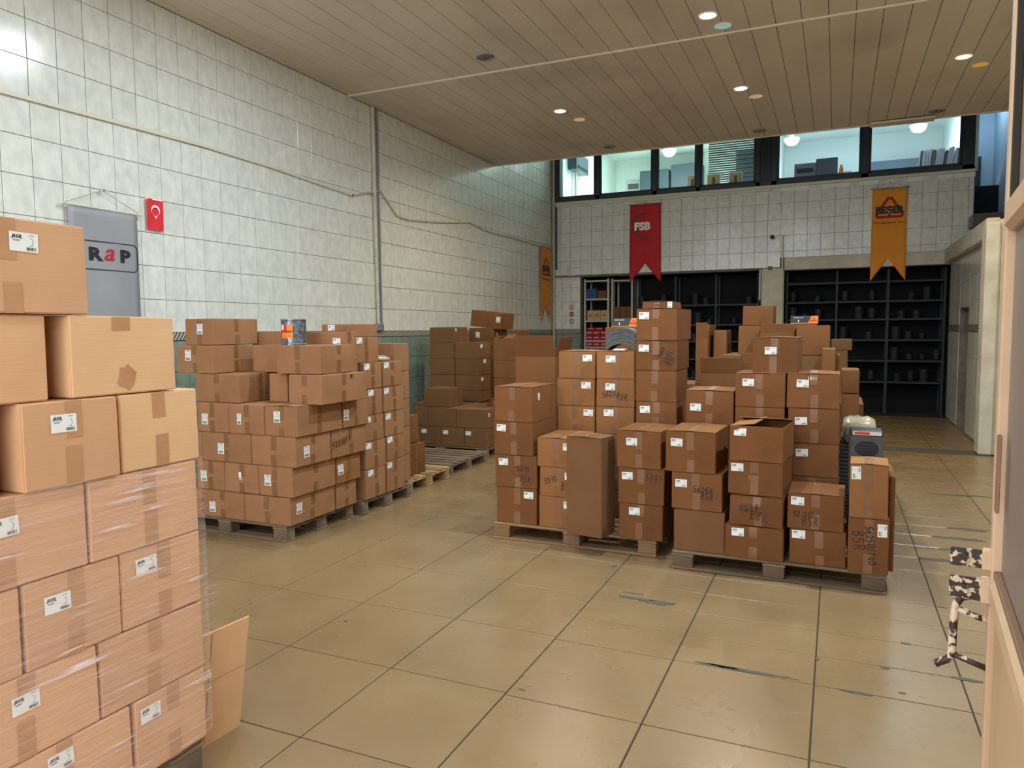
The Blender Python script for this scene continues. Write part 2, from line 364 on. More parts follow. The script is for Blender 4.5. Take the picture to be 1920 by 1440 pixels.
for a, b in zip(xb[:-1], xb[1:]):
    for c, d in ((2.63, 2.915), (2.915, 3.195), (3.195, 3.48), (3.48, 3.77), (3.77, 4.05)):
        if a > -.9 - .1 and c < 2.8: c = 2.80
        cells.append((a, b, c, d))
tiles(cells, fl_back, wb, M['tile_wall'], 'wall_tile', tilt=.003)
cells = []
for a, b in zip([-5.36, -5.16, -4.96], [-5.16, -4.96, -4.77]):
    for c, d in ((1.54, 1.815), (1.815, 2.10), (2.10, 2.38), (2.38, 2.6)): cells.append((a, b, c, d))
tiles(cells, fl_back, wb, M['tile_wall'], 'wall_tile')
cells = [(a, b, c, c+.285) for a, b in zip([-5.36, -5.16, -4.96], [-5.16, -4.96, -4.77]) for c in (.03, .32, .605, .89, 1.17)]
tiles(cells, fl_back, wb, M['tile_green'], 'green_tile')
MB().box(XL, -4.77, YB-.006, YB+.004, 1.462, 1.535).build('border_strip', M['rope'], wb)
# floor tiles
cols = [XL] + [-4.77 + .592 * i for i in range(13)]; cols = cols[:12]
cols = [-5.37, -4.78, -4.187, -3.597, -3.005, -2.413, -1.822, -1.245, -.66, -.055, .53, 1.13, 1.72, 2.3, 2.6]
lr = [.25 + .6165 * i for i in range(23)]
A = []; Bf = []
for a, b in zip(cols[:-1], cols[1:]):
    if b <= -1.24:
        ys = [v for v in lr if v < 14.0] + [14.15]
    else:
        ys = [-.35, .25, .867, 1.483, 2.10, 2.70, 3.30] + [3.30 + .3055 * i for i in range(1, 23)] + [10.12]
        ys = [v for v in ys if v <= 10.12]
        ys += [10.5, 11.1, 11.7, 12.3, 12.9, 13.5, 14.15]
    if b <= -1.24: ys = [-.35] + ys
    for c, d in zip(ys[:-1], ys[1:]):
        if b > -1.24 and abs(c - 10.12) < .01 and a > .4: continue
        hid = (b < -3.7 and 4 < c < 9) or c > 10.3 or (a > 1.1 and c < 3) or (c < .2) or (b < -2.4 and c < 2.0)
        (Bf if hid else A).append((a, b, c, d))
A.sort(key=lambda q: q[2]); Bf += A[298:]; A = A[:298]
tiles(A, fl_floor, floor, M['tile_floor'], 'floor_tile', g=.0028, tilt=.0008)
tiles(Bf, fl_floor, floor, M['tile_floor'], 'floor_tile', g=.0028, stuff=True)
# mortar repairs on the floor
def blot(cx, cy, w, d, seed, rz=0, name='mortar_patch'):
    r = random.Random(seed); n = 22; vs = []
    for k in range(n):
        t_ = 2*math.pi*k/n; q = 1 + r.uniform(-.28, .2)
        px, py = w/2*math.cos(t_)*q, d/2*math.sin(t_)*q
        vs.append((cx + px*math.cos(rz) - py*math.sin(rz), cy + px*math.sin(rz) + py*math.cos(rz), .0022))
    lo = [(v[0], v[1], -.002) for v in vs]
    m = MB().add(vs + lo, [tuple(range(n))] + [(k, k+n, (k+1) % n + n, (k+1) % n) for k in range(n)])
    m.build(name, M['mortar'], floor)
blot(-0.887, 3.976, 0.2, 0.06, 1, 0.1)
blot(-1.019, 3.991, 0.2, 0.03, 2, 0)
blot(-1.039, 4.066, 0.12, 0.012, 3, 0)
blot(-0.335, 3.318, 0.46, 0.025, 4, 0)
blot(-0.462, 3.314, 0.2, 0.018, 14, 0)
blot(0.108, 3.292, 0.13, 0.022, 5, 0)
blot(0.555, 3.605, 0.12, 0.03, 6, 0)
blot(0.955, 7.626, 0.4, 0.05, 7, 0)
blot(1.164, 7.665, 0.3, 0.03, 17, 0)
blot(0.941, 6.361, 0.3, 0.07, 8, 0)
blot(0.832, 6.055, 0.34, 0.07, 9, 0.02)
blot(0.805, 5.724, 0.34, 0.05, 10, 0)
blot(0.647, 5.444, 0.28, 0.06, 11, 0.08)
blot(0.817, 5.081, 0.2, 0.03, 12, 0)
blot(0.557, 4.509, 0.05, 0.015, 13, 0)
blot(0.339, 3.913, 0.04, 0.02, 15, 0)
blot(0.234, 3.588, 0.04, 0.02, 16, 0)
blot(0.286, 3.363, 0.03, 0.015, 18, 0)
blot(-0.049, 3.566, 0.02, 0.03, 19, 0)
blot(1.187, 10.359, 0.55, 0.25, 20, 0)
blot(-2.341, 3.074, 0.02, 0.015, 21, 0)
blot(-1.282, 4.494, 0.015, 0.04, 22, -0.6)
blot(-1.195, 2.764, 0.03, 0.012, 23, 0)
MB().box(.53, 1.72, 10.13, 10.49, -.006, .001).build('mortar_patch', M['mortar'], floor)

# ------------------------------------------------------------ right block, pillar
wr = MB().box(1.708, 2.6, 13.0, YB, 0, 2.6).box(1.708, 2.6, 10.3, 12.14, 0, 2.6).box(1.83, 2.6, 12.14, 13.0, 0, 1.8).box(1.708, 2.6, 12.14, 13.0, 1.8, 2.6).build('wall_right', M['grout'])
tag(wr, kind='structure')
hz = [.02, .38, .74, 1.10, 1.46]; hz2 = [1.56, 1.90, 2.25, 2.59]
cells = []
for c, d in list(zip(hz[:-1], hz[1:])) + list(zip(hz2[:-1], hz2[1:])):
    for ya, yb2 in ((13.0, 13.55), (13.55, 14.14), (10.3, 10.9), (10.9, 11.5), (11.5, 12.14)): cells.append((yb2, yb2 + (yb2-ya), c, d))
tiles([(a, b, c, d) for a, b, c, d in cells], fl_right(1.702), wr, M['tile_wall'], 'wall_tile')
tiles([(12.99, 13.84, c, d) for c, d in ((1.82, 2.2), (2.2, 2.59))], fl_right(1.702), wr, M['tile_wall'], 'wall_tile')
tiles([(12.99, 13.42, c, d) for c, d in list(zip(hz[:-1], hz[1:]))] , lambda a, b: fl_right(1.824)(a, b), wr, M['tile_wall'], 'wall_tile')
MB().box(1.698, 1.71, 10.6, 12.14, 1.47, 1.55).box(1.698, 1.71, 13.0, YB, 1.47, 1.55).build('border_strip', mat('purple_border', (112,92,98), .4, noise=(160,148,140), nscale=22, coord='P'), wr)
p = MB().cbox(1.57, 1.72, 10.15, 10.45, 0, 2.75, .02).cbox(1.70, 2.6, 10.2, 10.3, 0, 2.78, .01).build('trim_3', M['plaster']); tag(p, 'rough plaster pillar at the end of the right tiled wall', kind='structure')
p = MB().cbox(1.60, 1.75, 10.4, YB-.03, 2.59, 2.83, .015).box(1.75, 2.6, 10.3, YB, 2.6, 2.8).build('trim_4', M['plaster']); tag(p, kind='structure')
p = MB().cbox(1.93, 2.6, 13.7, 15.2, 3.12, 3.32, .008).build('trim_5', M['granite']); tag(p, kind='structure')
slab('wall_stair', (2.0, 2.6, 15.9, 16.05, 2.8, 5.75), M['stair_wall'])
slab('wall_stair', (2.52, 2.598, 14.3, 15.9, 3.32, 5.75), M['stair_wall'])
d = MB().cbox(2.06, 2.32, 15.82, 15.9, 3.3, 4.62, .01).build('door_1', M['frame']); tag(d, 'dark narrow door up the stairs beyond the back wall', kind='structure')
# ------------------------------------------------------------ storeroom behind
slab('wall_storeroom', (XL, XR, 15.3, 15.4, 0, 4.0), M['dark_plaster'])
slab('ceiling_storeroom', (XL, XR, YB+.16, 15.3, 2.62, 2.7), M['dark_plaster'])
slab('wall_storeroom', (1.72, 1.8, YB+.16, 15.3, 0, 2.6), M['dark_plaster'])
# ------------------------------------------------------------ mezzanine office
slab('floor_office', (XL, 2.0, YB, 18.3, 3.98, 4.10), M['office_wall'])
slab('wall_office', (XL, 2.0, 18.2, 18.35, 4.1, 5.75), M['office_wall'])
slab('wall_office', (XL, XL+.18, YB+.15, 18.2, 4.1, 5.75), M['office_wall'])
slab('wall_office', (-1.32, -1.2, YB+.15, 18.2, 4.1, 5.75), M['office_wall'])
slab('wall_office', (1.95, 2.05, YB+.15, 18.2, 4.1, 5.75), M['office_wall'])
win = MB()
def fr(x0, x1, z0, z1, y0=YB-.03, y1=YB+.06): win.cbox(x0, x1, y0, y1, z0, z1, .006)
fr(-5.34, 1.98, 4.10, 4.18); fr(-5.34, 1.98, 5.62, 5.72)
for a, b in ((-5.34, -5.24), (-4.45, -4.36), (-3.31, -3.22), (-2.48, -2.40), (-1.42, -1.34), (.31, .43), (1.80, 1.98), (-1.15, -1.05)): fr(a, b, 4.1, 5.7)
win.box(-1.34, -1.15, YB+.0, YB+.05, 4.1, 5.7)
for a in (-1.31, -1.25, -1.19): win.cbox(a, a+.02, YB-.02, YB, 4.1, 5.7, .003)
wo = MB(); wo_o = win.build('window_1', M['frame']); tag(wo_o, 'long band of office windows in dark frames above the back wall', kind='structure')
for a, b in ((-5.24, -4.45), (-4.36, -3.31), (-3.22, -2.48), (-2.40, -1.42), (-1.05, .31), (.43, 1.80)):
    s_ = MB()
    for q in ((a, a+.035, 4.18, 5.62), (b-.035, b, 4.18, 5.62), (a, b, 4.18, 4.215), (a, b, 5.585, 5.62)): s_.cbox(q[0], q[1], YB-.01, YB+.03, q[2], q[3], .003)
    s_.build('sash', M['frame'], wo_o)
    MB().box(a+.03, b-.03, YB+.008, YB+.014, 4.2, 5.6).build('pane', M['glass'], wo_o)
MB().cbox(-5.36, 2.0, YB-.05, YB+.1, 4.05, 4.10, .006).build('window_sill', M['conduit'], wo_o)
MB().cbox(-5.34, -1.15, YB-.045, YB-.006, 4.0, 4.05, .006).build('cable_trunk', M['conduit'], wo_o)
for i, (lx, lz, ly, nm) in enumerate(((-3.49, 5.45, 16.5, 'round glowing lamp on the ceiling of the left office'), (-.95, 5.42, 16.5, 'round glowing lamp at left in the right office window'), (1.355, 5.42, 16.5, 'round glowing lamp above the binders in the right office'))):
    lp = empty('ceiling_lamp', (lx, ly, lz)); tag(lp, nm, 'lamp', 'round lamps in the mezzanine office')
    MB().lathe([(0, -.11), (.07, -.1), (.12, -.06), (.14, 0)], 20).build('lamp_shade', M['globe'], lp, smooth=True)
    MB().lathe([(.14, -.005), (.16, 0), (.16, .03), (.05, .05), (.05, .33), (0, .33)], 20).build('lamp_base', M['conduit'], lp)
area('office_light', (-3.4, 15.6, 5.6), 1.6, 150, (.76, 1.0, .95), (0, 0, 0), .6)
area('office_light', (-.6, 15.8, 5.6), 1.4, 70, (.66, .82, 1.0), (0, 0, 0), .6)
area('office_light', (1.2, 15.8, 5.6), .8, 36, (.66, .82, 1.0), (0, 0, 0), .6)
area('stair_light', (2.28, 15.0, 5.6), .4, 9, (.6, .8, 1.0), (0, 0, 0), .6)
# things behind the office glass
def simple(name, label, cat, m, bx, group=None, rot=None, c=.006):
    x0, x1, y0, y1, z0, z1 = bx; w, d_, h_ = x1-x0, y1-y0, z1-z0
    o = MB().cbox(-w/2, w/2, -d_/2, d_/2, 0, h_, min(c, w/3, d_/3, h_/3)).build(name, M[m], None, ((x0+x1)/2, (y0+y1)/2, z0), rot)
    return tag(o, label, cat, group)
o = simple('air_conditioner', 'grey air conditioning unit in the leftmost office window', 'air conditioner', 'screen', (-5.19, -5.0, 14.6, 15.4, 4.85, 5.2)); MB().cbox(.095, .11, -.3, .3, .05, .1, .003).build('air_vent', M['ink'], o)
MB().tube([(-5.12, 14.9, 4.85), (-5.12, 14.9, 4.11)], .03).build('pipe_cover', M['conduit']); tag(bpy.data.objects['pipe_cover'], 'white pipe running down below the air conditioning unit', 'pipe')
o = simple('fuse_box', 'small white fuse box on the office wall behind glass', 'fuse box', 'conduit', (-4.90, -4.54, 18.12, 18.2, 4.93, 5.22)); MB().cbox(-.13, .13, -.05, -.035, .08, .21, .004).build('cover', M['screen'], o)
simple('wardrobe', 'grey cupboard against the left office back wall', 'cupboard', 'screen', (-4.45, -3.75, 17.7, 18.19, 4.1, 5.34))
simple('wardrobe', 'taller grey cupboard right of the other in left office', 'cupboard', 'screen', (-3.7, -3.0, 17.7, 18.19, 4.1, 5.42))
for i, (xa, xb_, h_, lb) in enumerate(((-2.70, -2.51, .26, 'leftmost'), (-2.33, -2.08, .25, 'middle'), (-1.93, -1.68, .25, 'rightmost'))):
    o = MB().cbox(-(xb_-xa)/2, (xb_-xa)/2, -.012, .012, 0, h_, .004).build('picture_frame', M['tancarton'], None, ((xa+xb_)/2, 14.42, 4.21), (math.radians(-12), 0, math.radians(4)))
    tag(o, lb + ' of three brown backed picture frames leaning on the office sill', 'picture frame', 'picture frames on the office sill')
    MB().box(-.02, .02, -.03, -.0121, .02, h_*.7).build('easel_back', M['card_dark'], o)
    q = MB()
    w2 = (xb_-xa)/2
    for (a, b, c, d) in ((-w2, w2, 0, .012), (-w2, w2, h_-.012, h_), (-w2, -w2+.012, 0, h_), (w2-.012, w2, 0, h_)): q.box(a, b, -.016, -.0122, c, d)
    q.build('rim', M['paper'], o)
bl = empty('window_blind', (-1.88, 14.9, 4.1)); tag(bl, 'grey slatted blind hanging behind the picture frames', 'blind')
for k in range(26): MB().box(-.5, .46, 0, .03, .02+.043*k, .045+.043*k).build('slat', M['screen'] if k % 2 else M['ink_gray'], bl)
o = simple('filing_cabinet', 'grey cabinet half behind the blind in the left office', 'cabinet', 'screen', (-1.95, -1.4, 15.6, 16.1, 4.1, 5.1))
o = simple('printer', 'grey printer standing behind the right office glass', 'printer', 'ink_gray', (-.78, -.42, 14.45, 14.8, 4.211, 4.50)); MB().cbox(-.14, .14, -.19, -.172, .12, .2, .004).build('paper_slot', M['ink'], o)
MB().cbox(-.16, .16, -.2, -.1, .03, .05, .004).build('paper_tray', M['conduit'], o)
o = simple('monitor', 'back of a grey monitor beside the printer upstairs', 'monitor', 'screen', (-.42, -.06, 14.5, 14.56, 4.27, 4.57)); MB().cbox(-.07, .07, -.05, .1, -.06, 0, .004).build('stand', M['ink'], o)
bt = MB().lathe([(0, 0), (.035, 0), (.035, .13), (.02, .17), (.02, .2), (0, .2)], 14).build('bottle', M['orangecard'], None, (.0, 14.42, 4.211)); tag(bt, 'small orange bottle on the sill beside the monitor', 'bottle')
x = 1.20; ri = random.Random(3)
for k in range(13):
    w = ri.uniform(.03, .055); h_ = ri.uniform(.27, .32)
    o = MB().cbox(-w/2, w/2, -.12, .12, 0, h_, .003).build('binder', M['paper'] if k % 4 else M['ink_gray'], None, (x+w/2, 14.45, 4.211), (0, math.radians(ri.uniform(2, 9)), 0))
    tag(o, 'white binder in the tilted row on the right office sill', 'binder', 'binders in the right office window'); x += w + .006
o = simple('shelf_board', 'low white shelf carrying the row of binders', 'shelf', 'conduit', (1.15, 1.79, 14.33, 14.62, 4.10, 4.208))
simple('sill_counter', 'white counter behind the left office windows carrying picture frames', 'counter', 'conduit', (-3.2, -1.42, 14.33, 14.62, 4.10, 4.208))
simple('sill_counter', 'white counter carrying printer and monitor in the right office', 'counter', 'conduit', (-1.02, .25, 14.33, 14.85, 4.10, 4.208))
o = simple('office_cabinet', 'pale cabinet at the back of the right office', 'cabinet', 'screen', (.5, 1.6, 17.6, 18.15, 4.1, 5.05))
o = simple('office_cabinet', 'darker cupboard at left back of the right office', 'cabinet', 'ink_gray', (-.9, .2, 17.6, 18.15, 4.1, 4.9))
# ------------------------------------------------------------ downlights, lens ghosts
DL = [(-3.36, 6.93, 'off', 'unlit recessed downlight nearest the camera on the left'), (-1.12, 6.87, 'lamp_cool', 'bright cool white downlight nearest the camera'), (-1.09, 9.06, 'lamp_warm', 'bright white downlight in the middle of the ceiling'),
      (1.13, 9.01, 'lamp_yellow', 'bright yellow downlight near the right door'), (-3.3, 8.99, 'lamp_warm', 'bright warm downlight on the left half of the ceiling'), (-3.25, 11.04, 'off', 'unlit downlight at the ceiling edge above left office window'),
      (-1.07, 11.08, 'off', 'unlit downlight at the ceiling edge above the wide mullion'), (1.11, 11.09, 'off', 'unlit downlight at the ceiling edge near the right end')]
for (lx, ly, kd, lb) in DL:
    e = empty('downlight', (lx, ly, ZC)); tag(e, lb, 'light', 'recessed round downlights in the ceiling')
    MB().lathe([(.095, -.001), (.092, -.008), (.075, -.010), (.070, .0), (.068, .006)], 28).build('trim_ring', M['steel'] if kd == 'off' else M['trimm'], e, smooth=True)
    MB().lathe([(0, -.004), (.07, -.004)] if kd != 'off' else [(.0, .0), (.02, -.006), (.068, -.002)], 28).build('lens', M['lamp_off'] if kd == 'off' else M[kd], e, fix=False)
    if kd != 'off':
        cl = {'lamp_cool': (.8, 1, 1), 'lamp_warm': (1, .86, .66), 'lamp_yellow': (1, .82, .5)}[kd]
        area('downlight_glow', (lx, ly, ZC-.02), .13, 35, cl, (0, 0, 0), spread=math.radians(150))
for (lx, ly, kd, nb) in ((-1.03, 7.16, 'ghost_c', 'nearest cool'), (-.96, 9.45, 'ghost_w', 'middle white'), (1.33, 9.36, 'ghost_y', 'yellow'), (-3.2, 9.46, 'ghost_w', 'left warm')):  # lens ghosts of the lit lamps, built as glowing discs; no fixtures there
    e = empty('lens_ghost_disc', (lx, ly, ZC)); tag(e, 'small dim lens ghost disc just beyond the ' + nb + ' downlight', 'light', 'lens ghost discs beside the lit downlights')
    MB().lathe([(0, -.004), (.078, -.004)], 26).build('lens', M[kd], e, fix=False)  # face of the ghost disc, no lamp behind it
    MB().lathe([(.078, -.005), (.085, -.004), (.086, 0)], 26).build('trim_ring', M['panel'], e, smooth=True)  # rim added round the ghost disc, not a real fitting

# ------------------------------------------------------------ flat print helpers
_tc = {}
def text2d(s, size=1., bold=0., shear=0., sx=1.):
    key = (s, bold, shear)
    if key not in _tc:
        cu = bpy.data.curves.new('t', 'FONT'); cu.body = s; cu.size = 1.; cu.offset = bold; cu.shear = shear; cu.resolution_u = 2
        cu.align_x = 'CENTER'; cu.align_y = 'CENTER'; cu.fill_mode = 'FRONT'
        ob = bpy.data.objects.new('t', cu); COL.objects.link(ob); dg = bpy.context.evaluated_depsgraph_get(); dg.update()
        me = bpy.data.meshes.new_from_object(ob.evaluated_get(dg))
        _tc[key] = ([(v.co.x, v.co.y) for v in me.vertices], [tuple(p.vertices) for p in me.polygons])
        bpy.data.objects.remove(ob); bpy.data.curves.remove(cu); bpy.data.meshes.remove(me)
    v, f = _tc[key]; return [(x*size*sx, y*size) for x, y in v], f
class D2:
    def __init__(s): s.v = []; s.f = []
    def add(s, vf, dx=0, dy=0, rot=0):
        v, f = vf; n = len(s.v); c, si = math.cos(rot), math.sin(rot)
        s.v += [(x*c - y*si + dx, x*si + y*c + dy) for x, y in v]; s.f += [tuple(i+n for i in q) for q in f]; return s
    def rect(s, x0, x1, y0, y1): return s.add(([(x0,y0),(x1,y0),(x1,y1),(x0,y1)], [(0,1,2,3)]))
    def line(s, pts, w):
        for (a, b) in zip(pts[:-1], pts[1:]):
            dx, dy = b[0]-a[0], b[1]-a[1]; L_ = math.hypot(dx, dy) or 1e-6; nx, ny = -dy/L_*w/2, dx/L_*w/2; ex, ey = dx/L_*w*.3, dy/L_*w*.3
            s.add(([(a[0]+nx-ex,a[1]+ny-ey),(a[0]-nx-ex,a[1]-ny-ey),(b[0]-nx+ex,b[1]-ny+ey),(b[0]+nx+ex,b[1]+ny+ey)], [(0,1,2,3)]))
        return s
    def rot90(s): s.v = [(y, -x) for x, y in s.v]; return s
def bars(d, x0, x1, y0, y1, n, seed=1):
    r = random.Random(seed); w = (x1-x0)/n
    for i in range(n):
        if i % 2 == 0: d.rect(x0+i*w, x0+i*w+w*r.uniform(.6, 1.5), y0, y1)
HW = {'0': [[(.5,1),(.15,.8),(.1,.3),(.4,0),(.8,.2),(.85,.7),(.55,1)]], '1': [[(.3,.8),(.55,1),(.5,0)]], '2': [[(.1,.8),(.4,1),(.8,.8),(.6,.45),(.1,.05),(.5,.1),(.95,0)]],
 '3': [[(.1,.9),(.5,1),(.8,.8),(.4,.55),(.85,.35),(.6,0),(.1,.1)]], '4': [[(.6,1),(.1,.4),(.9,.4)],[(.7,.7),(.65,0)]], '5': [[(.85,1),(.3,.95),(.2,.55),(.6,.6),(.8,.3),(.5,0),(.1,.08)]],
 '6': [[(.7,1),(.3,.7),(.12,.3),(.4,0),(.8,.15),(.75,.45),(.4,.5),(.15,.3)]], '7': [[(.1,.95),(.85,1),(.45,0)],[(.3,.5),(.75,.55)]], '8': [[(.75,.85),(.4,1),(.2,.8),(.75,.3),(.5,0),(.2,.2),(.6,.6),(.78,.85)]],
 '9': [[(.8,.75),(.5,.55),(.2,.7),(.4,1),(.8,.9),(.75,.4),(.5,0)]], 'B': [[(.2,0),(.25,1),(.7,.9),(.65,.6),(.25,.52),(.8,.4),(.7,.05),(.1,0)]], 'S': [[(.85,.9),(.4,1),(.2,.75),(.75,.4),(.6,.05),(.1,.05)]],
 'R': [[(.2,0),(.25,1),(.75,.85),(.6,.55),(.25,.5),(.55,.35),(1.0,-.05)]], '/': [[(.1,-.15),(.8,1.2)]], ',': [[(.4,.15),(.25,-.2)]], 'F': [[(.2,0),(.25,1)],[(.25,1),(.8,.95)],[(.25,.55),(.7,.55)]], 'A': [[(.1,0),(.45,1),(.85,0)],[(.25,.4),(.75,.4)]], 'K': [[(.2,0),(.2,1)],[(.8,1),(.2,.5),(.85,0)]]}
def hand(txt, width, seed=0, slope=0):
    r = random.Random(seed); n = len(txt); cw = width / n; h_ = min(cw * 1.5, .06); d = D2()
    for i, ch in enumerate(txt):
        jy = r.uniform(-.08, .08)*h_
        for st in HW.get(ch, []):
            pts = [((i - n/2)*cw + px*cw*.85 + .12*py*cw + r.uniform(-1, 1)*.02*cw, (py-.5)*h_ + jy + r.uniform(-1, 1)*.02*h_) for px, py in st]
            sm = []
            for a in range(len(pts)-1):
                p0 = pts[max(a-1, 0)]; p1 = pts[a]; p2 = pts[a+1]; p3 = pts[min(a+2, len(pts)-1)]
                for t_ in (0, .34, .67):
                    f = lambda q: .5*((2*p1[q]) + (-p0[q]+p2[q])*t_ + (2*p0[q]-5*p1[q]+4*p2[q]-p3[q])*t_*t_ + (-p0[q]+3*p1[q]-3*p2[q]+p3[q])*t_**3)
                    sm.append((f(0), f(1)))
            sm.append(pts[-1]); d.line(sm, .0052)
    c, s_ = math.cos(math.radians(slope)), math.sin(math.radians(slope))
    d.v = [(x*c-y*s_, x*s_+y*c) for x, y in d.v]; return d
def print_bsr(seed=0):
    k = ('bsr',)
    d = D2(); d.add(text2d('BSR', .0125, .03, .25, 1.25), -.019, .0135); d.rect(-.034, -.028, .0085, .0098); d.rect(-.011, -.004, .0085, .0098)
    d.add(text2d('56260', .0062, .012, 0, 1.15), -.020, .0035)
    d.add(text2d('0704808', .0042), .020, .0185)
    d.line([(.016+.008*math.cos(a*.35), .002+.010*math.sin(a*.35)) for a in range(-3, 5)], .0009)
    d.add(text2d('4 PCS', .004), .018, -.0085)
    bars(d, .006, .031, -.021, -.0125, 22); return d
def print_b():
    d = D2(); d.line([(-.020, .028), (-.016, .037), (-.012, .028)], .002)
    d.add(text2d('BESER', .010, .03, 0, 1.0), .006, .031)
    for k in range(4): d.add(text2d(('5880 BAL. FREN BALATA', 'BALATA TAKIMI 4 AD', 'MERCEDES ARKA 420x180', 'NO 19032 10,2 mm')[k].replace('MERCEDES', 'KAMYON'), .0055, .006), -.001, .0185 - .0075*k)
    bars(d, -.024, .024, -.036, -.016, 34); return d
PR = {'b': (print_bsr(), .075, .050), 'B': (print_b(), .062, .082)}
def _n(): 
    d = print_b(); d.v = [(x*.62, y) for x, y in d.v]; return d
PR['Bn'] = (_n(), .040, .082)
d_ = D2(); bars(d_, -.009, .009, -.030, -.012, 10); d_.add(text2d('880', .006), 0, .01); PR['Bt'] = (d_, .024, .060)
d_ = D2(); bars(d_, -.012, .012, -.020, -.008, 12); d_.add(text2d('BSR', .009, .03), 0, .012); PR['s'] = (d_, .034, .052)
d_ = print_bsr(); d_.v = [(-y, x) for x, y in d_.v]; PR['bv'] = (d_, .050, .075)

# ------------------------------------------------------------ cardboard boxes
FN = {'F': ((0,-1,0)), 'B': ((0,1,0)), 'R': ((1,0,0)), 'L': ((-1,0,0)), 'T': ((0,0,1)), 'D': ((0,0,-1))}
class Box:
    def __init__(s, w, d, h, crumple, seed):
        r = random.Random(seed); s.w, s.d, s.h = w, d, h; j = min(.004, .002 + crumple*.35)
        s.c = {}
        for a in (-1, 1):
            for b in (-1, 1):
                for c in (-1, 1):
                    jj = j if c > 0 else j*.5
                    s.c[a,b,c] = Vector((a*(w/2-.0015) + r.uniform(-jj, jj*.3)*a, b*(d/2-.0015) + r.uniform(-jj, jj*.3)*b, (h - .0015 - (r.random()*crumple*.5)) if c > 0 else .0005))
        s.bl = {f: r.uniform(-crumple*.3, crumple) * (1 if f not in 'TD' else .3) for f in FN}
        s.bl['D'] = 0; s.bl['T'] = min(s.bl['T'], .001); s.ph = r.uniform(0, 6); s.cr = crumple
    def cube(s, a, b, c):
        p = Vector()
        for i in (-1, 1):
            for j in (-1, 1):
                for k in (-1, 1): p += s.c[i,j,k] * ((1+a*i)*(1+b*j)*(1+c*k)/8)
        return p
    def abc(s, f, u, v):
        x, y = -1+2*u, 1-2*v
        return {'F': (x,-1,y), 'B': (-x,1,y), 'R': (1,x,y), 'L': (-1,-x,y), 'T': (x,y,1), 'D': (x,-y,-1)}[f]
    def at(s, f, u, v, off=0.):
        a, b, c = s.abc(f, u, v); p = s.cube(a, b, c); n = Vector(FN[f])
        bu = 16*u*(1-u)*v*(1-v)
        if s.cr > .01: bu *= 1 + .7*math.sin(5*u + 4*v + s.ph)
        e = min(u, 1-u, v, 1-v); edge = -.003 if e <= 1e-6 else 0
        return p + n*(s.bl[f]*bu + edge + off)
    def body(s):
        key = {}; vs = []; fs = []
        def vert(f, u, v):
            a, b, c = s.abc(f, u, v); k = (round(a, 4), round(b, 4), round(c, 4))
            if k not in key:
                if max(abs(q) for q in sorted(map(abs, k))[:2]) > .999 or sorted(map(abs, k))[1] > .999:
                    p = s.cube(a, b, c) - Vector([(.003*q if abs(q) > .999 else 0) for q in k])
                else: p = s.at(f, u, v)
                key[k] = len(vs); vs.append(p)
            return key[k]
        for f in 'FRLBTD':
            W_, H_ = s.size(f if f != 'D' else 'T'); ex, ey = .004/W_, .004/H_
            g = (0, ex, .22, .41, .59, .78, 1-ex, 1); g2 = (0, ey, .22, .41, .59, .78, 1-ey, 1)
            for i in range(len(g)-1):
                for j in range(len(g)-1):
                    fs.append((vert(f, g[i], g2[j]), vert(f, g[i], g2[j+1]), vert(f, g[i+1], g2[j+1]), vert(f, g[i+1], g2[j])))
        m = MB(); m.v = [tuple(v) for v in vs]; m.f = fs; return m
    def size(s, f): return {'F': (s.w, s.h), 'B': (s.w, s.h), 'R': (s.d, s.h), 'L': (s.d, s.h), 'T': (s.w, s.d)}[f]
    def patch(s, name, f, u0, u1, v0, v1, off, m, par, n=5, nv=None):
        nv = nv or n; vs = []; fs = []
        for i in range(n+1):
            for j in range(nv+1): vs.append(s.at(f, min(max(u0+(u1-u0)*i/n, .004), .996), min(max(v0+(v1-v0)*j/nv, .004), .996), off))
        for i in range(n):
            for j in range(nv): a = i*(nv+1)+j; fs.append((a, a+1, a+nv+2, a+nv+1))
        mb = MB(); mb.v = [tuple(v) for v in vs]; mb.f = fs
        return mb.build(name, m, par, smooth=True, fix=False)
    def flat(s, name, f, u, v, d, off, m, par):
        W, Hh = s.size(f)
        mb = MB(); mb.v = [tuple(s.at(f, min(max(u + x/W, .01), .99), min(max(v - y/Hh, .01), .99), off)) for x, y in d.v]; mb.f = d.f
        return mb.build(name, m, par, fix=False)
SEED = 0
